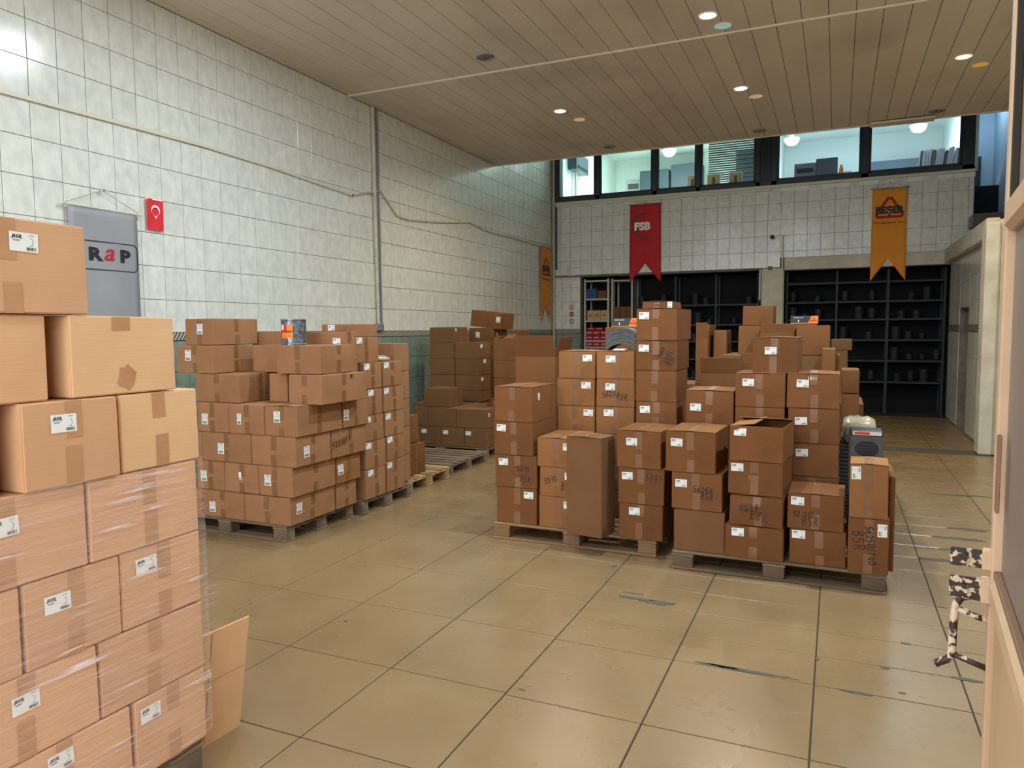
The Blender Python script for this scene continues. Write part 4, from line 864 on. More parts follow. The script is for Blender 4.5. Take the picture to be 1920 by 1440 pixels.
['L', 'sixth row box with label, under the top box of left pallet', 'box', -4.71, -4.338, 4.15, 4.65, 1.215, 1.43, 0, 0.006, 0, 'FR', [['B', 'F', 0.307, 0.352]], None],
['L', 'sixth row plain box in the middle, left pallet', 'box', -4.228, -3.982, 4.45, 4.85, 1.215, 1.43, 0, 0.006, 0, '', [], None],
['L', 'sixth row box carrying the patterned tin drum, left pallet', 'box', -3.855, -3.442, 4.3, 4.72, 1.215, 1.43, 0, 0.006, 0, 'FR', [], None],
['L', 'topmost box of left pallet with taped label', 'box', -4.725, -4.424, 4.25, 4.73, 1.43, 1.64, 0, 0.006, 0, 'FR', [['B', 'F', 0.527, 0.393]], None],
['L', 'seventh row box half hidden behind the patterned drum, left pallet', 'box', -4.507, -4.155, 4.74, 4.9, 1.3, 1.53, 0, 0.006, 0, '', [], None],
['L', 'seventh row wide box right of the patterned drum, left pallet', 'box', -3.963, -3.558, 4.74, 4.9, 1.3, 1.53, 0, 0.006, 0, 'R', [['b', 'F', 0.83, 0.329]], None],
['L', 'box buried inside the left pallet load', 'box', -4.5, -3.97, 4.66, 4.94, 0.12, 0.33, 0, 0.006, 0, '', [], 'boxes buried inside the left pallet'],
['L', 'box buried inside the left pallet load', 'box', -4.5, -3.97, 4.66, 4.94, 0.33, 0.553, 0, 0.006, 0, '', [], 'boxes buried inside the left pallet'],
['L', 'box buried inside the left pallet load', 'box', -4.5, -3.97, 4.66, 4.94, 0.553, 0.775, 0, 0.006, 0, '', [], 'boxes buried inside the left pallet'],
['L', 'box buried inside the left pallet load', 'box', -4.5, -3.97, 4.66, 4.94, 0.775, 0.997, 0, 0.006, 0, '', [], 'boxes buried inside the left pallet'],
['L', 'box buried inside the left pallet load', 'box', -4.5, -3.6, 4.87, 4.98, 0.997, 1.3, 0, 0.006, 0, '', [], 'boxes buried inside the left pallet'],
['L', 'bottom box of nearer column behind the left pallet', 'box', -3.96, -3.56, 4.99, 5.29, 0.12, 0.372, 0, 0.006, 0, 'R', [['b', 'R', 0.246, 0.12]], None],
['L', 'second box of nearer column behind the left pallet', 'box', -3.96, -3.56, 5.0, 5.3, 0.372, 0.609, 0, 0.006, 0, 'R', [['b', 'R', 0.1, 0.151]], None],
['L', 'third box of nearer column behind the left pallet', 'box', -3.96, -3.56, 5.0, 5.28, 0.609, 0.829, 0, 0.006, 0, 'R', [['b', 'R', 0.1, 0.17]], None],
['L', 'fourth box of nearer column behind the left pallet', 'box', -3.96, -3.56, 5.0, 5.26, 0.829, 1.047, 0, 0.006, 0, 'R', [['b', 'R', 0.359, 0.138]], None],
['L', 'fifth box of nearer column behind the left pallet', 'box', -3.96, -3.56, 5.0, 5.26, 1.047, 1.266, 0, 0.006, 0, 'R', [['b', 'R', 0.1, 0.138]], None],
['L', 'sixth wide box with label near its top, second left stack', 'box', -4.0, -3.6, 4.92, 5.28, 1.266, 1.484, 0, 0.006, 0, 'R', [['b', 'R', 0.217, 0.135]], None],
['L', 'topmost low box of the second left stack near the pipe', 'box', -4.0, -3.65, 5.02, 5.34, 1.484, 1.594, 0, 0.006, 0, '', [['b', 'F', 0.296, 0.29]], None],
['L', 'bottom box of farther column behind the left pallet', 'box', -3.96, -3.56, 5.31, 5.59, 0.12, 0.396, 0, 0.006, 0, 'R', [['b', 'R', 0.1, 0.142]], None],
['L', 'second box of farther column behind the left pallet', 'box', -3.96, -3.56, 5.32, 5.61, 0.396, 0.615, 0, 0.006, 0, 'R', [['b', 'R', 0.1, 0.161]], None],
['L', 'third box of farther column behind the left pallet', 'box', -3.96, -3.56, 5.3, 5.6, 0.615, 0.831, 0, 0.006, 0, 'R', [['b', 'R', 0.1, 0.196]], None],
['L', 'fourth box of farther column behind the left pallet', 'box', -3.96, -3.56, 5.28, 5.6, 0.831, 1.05, 0, 0.006, 0, 'R', [['b', 'R', 0.1, 0.16]], None],
['L', 'fifth box of farther column behind the left pallet', 'box', -3.96, -3.56, 5.28, 5.58, 1.05, 1.266, 0, 0.006, 0, 'R', [['b', 'R', 0.1, 0.135]], None],
['L', 'box at the far edge of second left stack, lowest', 'box', -4.0, -3.66, 5.62, 5.86, 0.12, 0.38, 0, 0.006, 0, '', [], None],
['L', 'box buried inside the second left stack', 'box', -4.75, -4.0, 5.0, 5.6, 0.12, 0.38, 0, 0.006, 0, '', [], 'boxes buried inside the second left stack'],
['L', 'box at the far edge of second left stack, second up', 'box', -4.0, -3.66, 5.62, 5.86, 0.38, 0.64, 0, 0.006, 0, '', [], None],
['L', 'box buried inside the second left stack', 'box', -4.75, -4.0, 5.0, 5.6, 0.38, 0.64, 0, 0.006, 0, '', [], 'boxes buried inside the second left stack'],
['L', 'box at the far edge of second left stack, third up', 'box', -4.0, -3.66, 5.62, 5.86, 0.64, 0.9, 0, 0.006, 0, '', [], None],
['L', 'box buried inside the second left stack', 'box', -4.75, -4.0, 5.0, 5.6, 0.64, 0.9, 0, 0.006, 0, '', [], 'boxes buried inside the second left stack'],
['L', 'box at the far edge of second left stack, fourth up', 'box', -4.0, -3.66, 5.62, 5.86, 0.9, 1.16, 0, 0.006, 0, '', [], None],
['L', 'box buried inside the second left stack', 'box', -4.75, -4.0, 5.0, 5.6, 0.9, 1.16, 0, 0.006, 0, '', [], 'boxes buried inside the second left stack'],
['L', 'box at the far edge of second left stack, topmost', 'box', -4.0, -3.66, 5.62, 5.86, 1.16, 1.42, 0, 0.006, 0, '', [], None],
['L', 'box buried inside the second left stack', 'box', -4.75, -4.0, 5.0, 5.6, 1.16, 1.42, 0, 0.006, 0, '', [], 'boxes buried inside the second left stack'],
['P', 'lower box of the pair standing alone on the near empty pallet', 'box', -4.09, -3.76, 5.95, 6.3, 0.12, 0.42, 0, 0.006, 0, 'R', [], None],
['P', 'upper box of the pair, under the small brake drum carton', 'box', -4.1, -3.82, 5.97, 6.28, 0.42, 0.7, 0, 0.01, 0, 'F', [], None],
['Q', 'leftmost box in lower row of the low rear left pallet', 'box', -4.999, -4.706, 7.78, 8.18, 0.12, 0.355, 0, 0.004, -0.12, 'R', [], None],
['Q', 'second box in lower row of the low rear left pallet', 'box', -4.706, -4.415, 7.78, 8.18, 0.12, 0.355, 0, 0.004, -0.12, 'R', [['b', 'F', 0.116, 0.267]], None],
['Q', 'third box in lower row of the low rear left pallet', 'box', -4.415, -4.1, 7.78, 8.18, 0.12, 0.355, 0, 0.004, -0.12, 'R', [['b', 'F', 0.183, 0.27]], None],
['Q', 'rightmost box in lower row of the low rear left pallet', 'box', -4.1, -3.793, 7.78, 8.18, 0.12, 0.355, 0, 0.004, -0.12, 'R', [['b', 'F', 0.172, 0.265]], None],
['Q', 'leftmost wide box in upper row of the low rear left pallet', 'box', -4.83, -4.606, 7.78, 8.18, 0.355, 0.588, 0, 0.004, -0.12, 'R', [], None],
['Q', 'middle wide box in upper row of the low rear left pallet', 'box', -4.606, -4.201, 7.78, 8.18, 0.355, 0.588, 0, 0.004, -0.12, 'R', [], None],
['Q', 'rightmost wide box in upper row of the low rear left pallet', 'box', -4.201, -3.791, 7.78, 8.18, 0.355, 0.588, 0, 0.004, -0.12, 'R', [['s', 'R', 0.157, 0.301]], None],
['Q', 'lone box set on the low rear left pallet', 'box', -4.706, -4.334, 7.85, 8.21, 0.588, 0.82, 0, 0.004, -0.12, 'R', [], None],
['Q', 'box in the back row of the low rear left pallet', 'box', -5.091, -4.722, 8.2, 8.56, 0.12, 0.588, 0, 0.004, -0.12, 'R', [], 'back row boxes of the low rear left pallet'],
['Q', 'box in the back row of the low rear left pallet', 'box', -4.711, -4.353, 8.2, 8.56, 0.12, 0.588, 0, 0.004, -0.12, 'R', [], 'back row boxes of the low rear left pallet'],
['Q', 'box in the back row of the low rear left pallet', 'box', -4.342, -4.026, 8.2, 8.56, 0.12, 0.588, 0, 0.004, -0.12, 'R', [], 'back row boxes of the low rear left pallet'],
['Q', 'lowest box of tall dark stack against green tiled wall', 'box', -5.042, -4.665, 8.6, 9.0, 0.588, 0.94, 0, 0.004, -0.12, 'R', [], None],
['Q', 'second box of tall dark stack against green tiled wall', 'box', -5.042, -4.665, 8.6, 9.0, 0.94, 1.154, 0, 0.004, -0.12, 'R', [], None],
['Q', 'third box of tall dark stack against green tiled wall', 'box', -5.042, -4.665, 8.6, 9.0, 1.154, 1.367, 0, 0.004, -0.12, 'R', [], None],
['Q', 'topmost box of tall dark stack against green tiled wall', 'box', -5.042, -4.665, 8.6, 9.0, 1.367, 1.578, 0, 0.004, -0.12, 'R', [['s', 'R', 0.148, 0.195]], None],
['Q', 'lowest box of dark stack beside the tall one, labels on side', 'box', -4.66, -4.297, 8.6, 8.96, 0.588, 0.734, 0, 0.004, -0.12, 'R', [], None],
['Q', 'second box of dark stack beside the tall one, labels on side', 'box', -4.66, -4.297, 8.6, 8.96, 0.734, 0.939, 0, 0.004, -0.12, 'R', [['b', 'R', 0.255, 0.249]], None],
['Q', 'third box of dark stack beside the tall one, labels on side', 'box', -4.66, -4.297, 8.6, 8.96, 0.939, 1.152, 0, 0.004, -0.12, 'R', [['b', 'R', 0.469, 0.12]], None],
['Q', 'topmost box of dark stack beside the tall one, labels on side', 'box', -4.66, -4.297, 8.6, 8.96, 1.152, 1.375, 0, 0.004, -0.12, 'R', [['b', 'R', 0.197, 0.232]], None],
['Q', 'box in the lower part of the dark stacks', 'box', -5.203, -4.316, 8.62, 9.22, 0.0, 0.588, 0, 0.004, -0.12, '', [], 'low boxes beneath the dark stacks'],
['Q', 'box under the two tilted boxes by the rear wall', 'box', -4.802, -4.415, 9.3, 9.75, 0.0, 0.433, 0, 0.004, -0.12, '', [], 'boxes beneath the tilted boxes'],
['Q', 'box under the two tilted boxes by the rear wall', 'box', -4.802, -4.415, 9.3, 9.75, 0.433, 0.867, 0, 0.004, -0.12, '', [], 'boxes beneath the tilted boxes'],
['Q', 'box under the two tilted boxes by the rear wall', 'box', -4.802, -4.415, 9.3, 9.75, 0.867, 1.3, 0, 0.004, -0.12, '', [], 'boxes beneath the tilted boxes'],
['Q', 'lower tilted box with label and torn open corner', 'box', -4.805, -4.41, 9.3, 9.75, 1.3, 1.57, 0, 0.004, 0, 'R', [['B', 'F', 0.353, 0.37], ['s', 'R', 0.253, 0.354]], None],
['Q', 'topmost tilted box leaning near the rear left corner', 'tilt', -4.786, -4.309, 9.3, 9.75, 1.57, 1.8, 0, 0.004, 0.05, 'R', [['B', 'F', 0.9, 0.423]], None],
['Q', 'lowest box of column with pale lifted flap, rear left', 'box', -3.896, -3.604, 8.2, 8.6, 0.12, 0.674, 0, 0.004, -0.02, '', [], None],
['Q', 'second box of column with pale lifted flap, rear left', 'box', -3.896, -3.604, 8.2, 8.6, 0.674, 0.822, 0, 0.004, -0.02, '', [], None],
['Q', 'third box of column with pale lifted flap, rear left', 'box', -3.896, -3.604, 8.2, 8.6, 0.822, 0.941, 0, 0.004, -0.02, '', [], None],
['Q', 'fourth box of column with pale lifted flap, rear left', 'box', -3.896, -3.604, 8.2, 8.6, 0.941, 1.162, 0, 0.004, -0.02, '', [], None],
['Q', 'open topmost box of column with pale lifted flap, rear left', 'open:-.02,.1,-.12,.05', -3.896, -3.604, 8.2, 8.6, 1.162, 1.43, 0, 0.004, -0.02, '', [], None],
['Q', 'flat small box between dark stack and flap column', 'box', -3.911, -3.697, 8.15, 8.4, 0.588, 0.66, 0, 0.004, 0.1, '', [], None],
['Q', 'box beneath the flat small box, rear left', 'box', -3.983, -3.904, 8.2, 8.5, 0.12, 0.588, 0, 0.004, -0.12, '', [], None],
['F', 'bottom row box at the far corner of the wrapped foreground stack', 'box', -2.34, -1.94, 1.495, 1.775, 0.15, 0.4, 0, 0.004, 0.1, 'R', [['b', 'R', 0.199, 0.225]], None],
['F', 'bottom row box with label at picture foot of the wrapped foreground stack', 'box', -2.34, -1.94, 1.071, 1.491, 0.15, 0.4, 0, 0.004, 0.1, 'R', [['b', 'R', 0.465, 0.205]], None],
['F', 'second row box at the far corner of the wrapped foreground stack', 'box', -2.34, -1.94, 1.395, 1.775, 0.4, 0.63, 0, 0.008, 0.1, 'R', [], None],
['F', 'second row box with label by its left edge of the wrapped foreground stack', 'box', -2.34, -1.94, 0.961, 1.391, 0.4, 0.63, 0, 0.004, 0.1, 'R', [['b', 'R', 0.512, 0.323]], None],
['F', 'second row box cut by the left picture edge of the wrapped foreground stack', 'box', -2.34, -1.94, 0.531, 0.957, 0.4, 0.63, 0, 0.004, 0.1, 'R', [], None],
['F', 'third row box with label at top left, far corner of the wrapped foreground stack', 'box', -2.34, -1.94, 1.478, 1.775, 0.63, 0.87, 0, 0.004, 0.1, 'R', [['b', 'R', 0.294, 0.231]], None],
['F', 'third row box with label in the middle of the wrapped foreground stack', 'box', -2.34, -1.94, 1.186, 1.474, 0.63, 0.87, 0, 0.004, 0.1, 'R', [['b', 'R', 0.319, 0.32]], None],
['F', 'third row box at the left picture edge of the wrapped foreground stack', 'box', -2.34, -1.94, 0.782, 1.182, 0.63, 0.87, 0, 0.004, 0.1, 'R', [], None],
['F', 'fourth row box at the far corner, topmost wrapped row of the wrapped foreground stack', 'box', -2.34, -1.94, 1.383, 1.775, 0.87, 1.11, 0, 0.004, 0.1, 'R', [], None],
['F', 'fourth row box with label cut by left picture edge of the wrapped foreground stack', 'box', -2.34, -1.94, 0.959, 1.379, 0.87, 1.11, 0, 0.004, 0.1, 'R', [['b', 'R', 0.459, 0.316]], None],
['F', 'fifth row plain box at the far corner above the wrapping', 'box', -2.34, -1.94, 1.495, 1.79, 1.11, 1.348, 0, 0.004, 0.15, 'R', [], None],
['F', 'fifth row box with white label above the wrapping', 'box', -2.33, -1.93, 1.201, 1.487, 1.11, 1.348, 0, 0.004, 0.1, 'R', [['b', 'R', 0.401, 0.26]], None],
['F', 'fifth row box sliver at left picture edge above the wrapping', 'box', -2.36, -1.96, 0.771, 1.151, 1.11, 1.348, 0, 0.004, 0.1, 'R', [], None],
['F', 'large pale box with brown stain, second highest foreground row', 'box', -2.34, -1.94, 1.353, 1.707, 1.348, 1.582, 0, 0.004, 0.25, '', [['st', 'R', 0.494, 0.785]], None],
['F', 'second highest foreground box at left picture edge', 'box', -2.35, -1.95, 0.853, 1.296, 1.348, 1.582, 0, 0.004, 0.1, '', [], None],
['F', 'topmost foreground box with white label', 'box', -2.34, -1.94, 1.0, 1.419, 1.582, 1.83, 0, 0.004, 0.1, 'R', [['b', 'R', 0.586, 0.244]], None],
['F', 'box hidden in the back column of the foreground stack', 'box', -2.75, -2.36, 0.95, 1.75, 0.15, 0.4, 0, 0.003, 0, '', [], 'hidden back column of the foreground stack'],
['F', 'box hidden in the back column of the foreground stack', 'box', -2.75, -2.36, 0.95, 1.75, 0.4, 0.63, 0, 0.003, 0, '', [], 'hidden back column of the foreground stack'],
['F', 'box hidden in the back column of the foreground stack', 'box', -2.75, -2.36, 0.95, 1.75, 0.63, 0.87, 0, 0.003, 0, '', [], 'hidden back column of the foreground stack'],
['F', 'box hidden in the back column of the foreground stack', 'box', -2.75, -2.36, 0.95, 1.75, 0.87, 1.11, 0, 0.003, 0, '', [], 'hidden back column of the foreground stack'],
['F', 'box hidden in the back column of the foreground stack', 'box', -2.75, -2.36, 0.95, 1.75, 1.11, 1.348, 0, 0.003, 0, '', [], 'hidden back column of the foreground stack'],
['F', 'box hidden in the back column of the foreground stack', 'box', -2.75, -2.36, 0.95, 1.75, 1.348, 1.582, 0, 0.003, 0, '', [], 'hidden back column of the foreground stack'],
['F', 'box hidden in the back column of the foreground stack', 'box', -2.75, -2.36, 1.0, 1.4, 1.582, 1.83, 0, 0.003, 0, '', [], 'hidden back column of the foreground stack']]
OBJ = {}
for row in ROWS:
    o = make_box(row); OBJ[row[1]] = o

# ------------------------------------------------------------ pallets
def pallet(x0, x1, y0, y1, label, m='wood', h=.12, seed=0, group=None, along='x'):
    r = random.Random(seed); L_, Wd = (x1-x0, y1-y0) if along == 'x' else (y1-y0, x1-x0)
    e = empty('wooden_pallet', ((x0+x1)/2, (y0+y1)/2, 0), 0 if along == 'x' else math.pi/2); tag(e, label, 'pallet', group)
    a, c = L_/2, Wd/2; t = .016
    def part(nm, bx, mm):
        w, d, hh = bx[1]-bx[0], bx[3]-bx[2], bx[5]-bx[4]
        MB().cbox(-w/2, w/2, -d/2, d/2, -hh/2, hh/2, .003).build(nm, M[mm], e, ((bx[0]+bx[1])/2, (bx[2]+bx[3])/2, (bx[4]+bx[5])/2), (r.uniform(-.004, .004), r.uniform(-.002, .002), r.uniform(-.006, .006)))
    ys = (-c, -c+.1, -.065, .065, c-.1, c)
    for (p, q) in ((-c, -c+.1), (-.065, .065), (c-.1, c)): part('bottom_board', (-a, a, p, q, 0.001, t), m)
    for (p, q) in ((-c, -c+.1), (-.065, .065), (c-.1, c)):
        for (u, v) in ((-a, -a+.13), (-.065, .065), (a-.13, a)): part('block', (u+.003, v-.003, p+.004, q-.004, t+.001, h-2*t-.001), m)
    for (u, v) in ((-a, -a+.13), (-.065, .065), (a-.13, a)): part('cross_board', (u, v, -c, c, h-2*t, h-t-.001), m)
    n = 7; pit = (Wd - .1) / (n-1)
    for k in range(n):
        wd = .1 if k in (0, 3, 6) else .078
        mm = m if m != 'wood_new' or k % 2 == 0 else 'wood'
        part('deck_board', (-a, a, -c+.05+pit*k-wd/2, -c+.05+pit*k+wd/2, h-t, h-.001), mm)
    return e
pallet(-2.285, -1.075, 4.78, 5.60, 'wooden pallet under the middle stack with the 5275 box', 'wood', .12, 1)
pallet(-.93, .29, 4.60, 5.42, 'grey worn wooden pallet under the right stack with the 56250/140 box', 'wood_old', .12, 2)
pallet(-4.82, -3.62, 4.09, 4.9, 'wooden pallet with painted block under the left stack of boxes', 'wood_old', .12, 3)
pallet(-4.78, -3.58, 4.96, 5.76, 'dark wooden pallet under the second left stack of boxes', 'wood_old', .12, 4)
pallet(-4.86, -3.66, 5.80, 6.62, 'pale empty wooden pallet carrying the pair of boxes', 'wood_new', .12, 5)
pallet(-4.90, -3.70, 6.68, 7.60, 'long weathered empty pallet before the dark rear left stacks', 'wood_old', .12, 6)
pallet(-5.05, -3.80, 7.76, 8.58, 'wooden pallet under the low rear left boxes', 'wood_old', .12, 7)
pallet(-2.78, -1.95, .75, 1.765, 'rough wooden pallet under the wrapped foreground stack', 'wood_old', .15, 8, along='y')
pallet(-1.0, .22, 5.72, 6.5, 'wooden pallet hidden under the rear pile behind the right pallet', 'wood_old', .12, 9)
pallet(-1.55, -.35, 6.62, 7.46, 'wooden pallet hidden at the back of the rear pile', 'wood_old', .12, 10)
pallet(-2.55, -1.40, 5.72, 6.52, 'wooden pallet hidden behind the middle stack', 'wood_old', .12, 11)
# ------------------------------------------------------------ stretch film round the foreground stack
fb = MB(); yA, yB = .55, 1.79; nx, nz_ = 26, 22
ff = bpy.data.objects
rr = random.Random(5)
vs = []; fs = []
pathp = [(-1.931, yA + (yB-yA)*i/20) for i in range(21)] + [(-1.931-.07*i, yB+.004) for i in range(1, 8)]
for i, (px, py) in enumerate(pathp):
    for j in range(nz_+1):
        z = .17 + (1.115-.17)*j/nz_
        vs.append((px + rr.uniform(-.0008, .0012), py + (rr.uniform(-.001, .001)), z))
for i in range(len(pathp)-1):
    for j in range(nz_): a = i*(nz_+1)+j; fs.append((a, a+1, a+nz_+2, a+nz_+1))
fb.add(vs, fs); o = fb.build('stretch_film', M['film'], None, smooth=True, fix=False)
tag(o, 'clear stretch wrap around the lower four rows of the foreground stack', 'plastic wrap')
for (z, l_, s_) in ((.63, .05, 1), (.60, .035, 2), (.66, .03, 3)):
    MB().add([(-1.932, 1.78, z), (-1.932, 1.78, z+.012), (-1.925+.01*s_, 1.79+l_*.6, z+.02), (-1.93+.006*s_, 1.79+l_, z-.004)], [(0, 1, 2, 3)]).build('loose_shred', M['film'], o)
# loose cardboard sheet leaning at the far corner of the foreground stack
sh = MB().cbox(0, .006, 0, .27, 0, .46, .0015)
o = sh.build('cardboard_sheet', M['card_light'], None, (-2.115, 1.80, 0.0), (0, math.radians(9), math.radians(-4)))
tag(o, 'flat creased cardboard sheet leaning at the far corner of the foreground stack', 'cardboard')
MB().box(.0058, .0072, .005, .265, .262, .2635).build('crease', M['card_mid'], o); MB().box(.0058, .0072, .10, .1012, .02, .45).build('crease', M['card_dark'], o)

# ------------------------------------------------------------ things on the boxes
def drumcyl(name, label, loc, r_, h_, m, cardx=None, rz=0):
    n = 28
    e = MB().lathe([(r_-.006, .0), (r_, .0), (r_, .008), (r_-.003, .012), (r_-.003, h_-.012), (r_, h_-.008), (r_, h_), (r_-.008, h_), (r_-.012, .01), (0, .01)], n).build(name, m, None, loc, (0, 0, rz), smooth=False)
    return e
x_, y_ = -3.851, 4.5
dr = drumcyl('patterned_tin_drum', '', (x_, y_, 1.43), .097, .195, M['galv'])
tag(dr, 'patterned silver tin drum with orange label, on top of the left pallet', 'tin')
def curved(name, a0, a1, z0, z1, r_, m, par, n=8):
    vs = []; fs = []
    for i in range(n+1):
        a = a0+(a1-a0)*i/n
        for z in (z0, z1): vs.append((r_*math.cos(a), r_*math.sin(a), z))
    for i in range(n): fs.append((2*i, 2*i+2, 2*i+3, 2*i+1))
    return MB().add(vs, fs).build(name, m, par, fix=False)
def conf(name, d, r_, ac, zc, m, par):
    mb = MB(); mb.v = [(r_*math.cos(ac+x/r_), r_*math.sin(ac+x/r_), zc+y) for x, y in d.v]; mb.f = d.f
    return mb.build(name, m, par, fix=False)
ac = math.radians(-62)
cl_ = curved('carton_label', ac-.85, ac+.15, .05, .155, .0985, M['orangecard'], dr)
curved('red_corner', ac-.85, ac-.35, .095, .155, .0990, M['flagred'], dr, 4)
curved('white_corner', ac-.85, ac-.62, .115, .155, .0994, M['white'], dr, 3)
dd = D2(); dd.add(text2d('BESER', .022, .03), 0, 0); conf('print', dd, .0994, ac-.2, .10, M['ink'], dr)
dd = D2(); dd.add(text2d('Fren Balatasi', .010, .01), 0, 0); conf('print', dd, .0994, ac-.25, .068, M['wine'], dr)
# small dark carton with orange label on the pair of boxes
bx_ = MB().cbox(-.055, .055, -.06, .06, 0, .135, .008).build('brake_drum_carton', M['black'], None, (-3.99, 6.09, .70), (0, 0, .1))
tag(bx_, 'small dark carton with orange label on the lone pair of boxes', 'carton')
MB().box(-.045, .05, -.0615, -.0605, .02, .095).build('carton_label', M['orangecard'], bx_)
MB().box(.0555, .0565, -.045, .04, .02, .09).build('carton_label', M['orangecard'], bx_)
mb = MB(); dd = D2(); dd.add(text2d('BESER', .026, .03), .0, .06); mb.v = [(x, -.0622, y) for x, y in dd.v]; mb.f = dd.f; mb.build('print', M['ink'], bx_, fix=False)
MB().box(.01, .045, -.0624, -.0616, .022, .045).build('white_corner', M['white'], bx_)
# plastic bag on second left stack
pb = MB(); n = 14; pts = []
rg = random.Random(11); vs = []; fs = []
for j in range(5):
    for k in range(n):
        a = 2*math.pi*k/n; q = (1, 1.05, .8, .45, .05)[j] * (1 + rg.uniform(-.12, .12)); vs.append((.09*q*math.cos(a), .06*q*math.sin(a), (0, .018, .036, .046, .045)[j] + rg.uniform(-.004, .004)*(j > 0)))
for j in range(4):
    for k in range(n): fs.append((j*n+k, j*n+(k+1) % n, (j+1)*n+(k+1) % n, (j+1)*n+k))
fs.append(tuple(range(n))); o = MB().add(vs, fs).build('plastic_bag', M['foil'], None, (-3.70, 5.44, 1.268), (0, 0, .6), smooth=True)
tag(o, 'crumpled clear plastic bag on the farther column behind the left pallet', 'bag')
# brake shoes stack on the middle pallet
def arc_plate(r0, r1, a0, a1, y0, y1, n=12):
    vs = []; fs = []
    for i in range(n+1):
        a = a0+(a1-a0)*i/n
        for r_ in (r0, r1):
            for y in (y0, y1): vs.append((r_*math.cos(a), y, r_*math.sin(a)))
    for i in range(n):
        b = i*4; fs += [(b, b+4, b+5, b+1), (b+2, b+3, b+7, b+6), (b, b+2, b+6, b+4), (b+1, b+5, b+7, b+3)]
    fs += [(0, 1, 3, 2), (n*4, n*4+2, n*4+3, n*4+1)]
    return MB().add(vs, fs)
sm_ = arc_plate(.150, .168, math.radians(48), math.radians(137), -.09, .09).mesh('lining', M['pad'])
for k in range(6):
    e = empty('brake_lining', (-1.475 + .004*(k % 2), 5.42, 1.385 + .0205*k - .112)); tag(e, 'curved grey brake lining, ' + ('lowest', 'second from bottom', 'third from bottom', 'third from top', 'second from top', 'topmost')[k] + ' in the stack on a tan box', 'brake lining', 'stacked brake linings on the middle pallet')
    link('lining', sm_, e)
    MB().add(*(lambda q: (q.v, q.f))(arc_plate(.1681, .1695, math.radians(58), math.radians(74), -.02, .02, 3))).build('rivet_plate', M['steel'], e)
o = MB().cbox(-.045, .045, -.08, .08, 0, .012, .003).build('paper_slip', M['white'], None, (-1.47, 5.33, 1.374)); tag(o, 'white paper slip under the stack of brake linings', 'paper')
# product cartons, black with orange end
def product(loc, w, d, h, label, rz=0):
    e = empty('product_carton', loc, rz); tag(e, label, 'carton')
    MB().cbox(-w/2, w/2, -d/2, d/2, 0, h, .003).build('carton_body', M['black'], e)
    y = -d/2-.0008; k = w*.12
    MB().add([(w/2-.36*w, y, 0.001), (w/2, y, .001), (w/2, y, h-.001), (w/2-.36*w+k, y, h-.001)], [(0, 1, 2, 3)]).build('orange_end', M['orangecard'], e, fix=False)
    MB().box(-w/2+.002, w/2-.002, y-.0002, y+.0006, 0, .006).build('orange_edge', M['orangecard'], e)
    dd = D2(); dd.add(text2d('BESER', h*.34, .03), w/2-.16*w, h*.36); dd.line([(w/2-.20*w, h*.58), (w/2-.16*w, h*.82), (w/2-.12*w, h*.58)], h*.06)
    mb = MB(); mb.v = [(x, y-.001, z) for x, z in dd.v]; mb.f = dd.f; mb.build('logo', M['wine'], e, fix=False)
    dd = D2(); dd.add(text2d('FREN BALATASI', h*.17, .01), -.2*w, h*.78); dd.rect(-.2*w-.004, -.2*w+.003, h*.2, h*.5)
    mb = MB(); mb.v = [(x, y-.001, z) for x, z in dd.v]; mb.f = dd.f; mb.build('print', M['white'], e, fix=False)
product((-1.657, 6.170, 1.554), 0.229, 0.140, 0.072, 'black and orange product carton behind the stack of brake linings')
product((-0.274, 7.170, 1.572), 0.232, 0.140, 0.067, 'small black and orange product carton far right of the rear pile')
# pads stack wrapped in plastic behind the right pallet

pe = empty('wrapped_pad_stack', (.155, 5.62, 0)); tag(pe, 'tall stack of dark brake pads under crumpled clear plastic, behind right pallet', 'pads')
rq = random.Random(4)
for k in range(28): MB().cbox(-.12+rq.uniform(-.006,.006), .125+rq.uniform(-.006,.006), -.11, .12, .06+.026*k, .06+.026*k+.022, .003).build('friction_sheet', M['pad_dark'], pe)
MB().cbox(-.15, .15, -.13, .15, 0, .058, .004).build('base_board', M['wood_old'], pe)
vs = []; fs = []; n = 28
prof = ((1.02, .74), (1.08, .79), (1.08, .84), (1.0, .885), (.6, .905), (.02, .90))
for j, (q, z) in enumerate(prof):
    for k2 in range(n):
        a = 2*math.pi*k2/n; ca, sa = math.cos(a), math.sin(a); s_ = 1/max(abs(ca), abs(sa))**.8
        w_ = q*(1+rq.uniform(-.015,.015)); vs.append((.100*ca*s_*w_, .125*sa*s_*w_+.005, z + rq.uniform(-.008,.008)*(j < 5)))
for j in range(len(prof)-1):
    for k2 in range(n): fs.append((j*n+k2, j*n+(k2+1)%n, (j+1)*n+(k2+1)%n, (j+1)*n+k2))
MB().add(vs, fs).build('plastic_cover', M['foil'], pe, smooth=True)

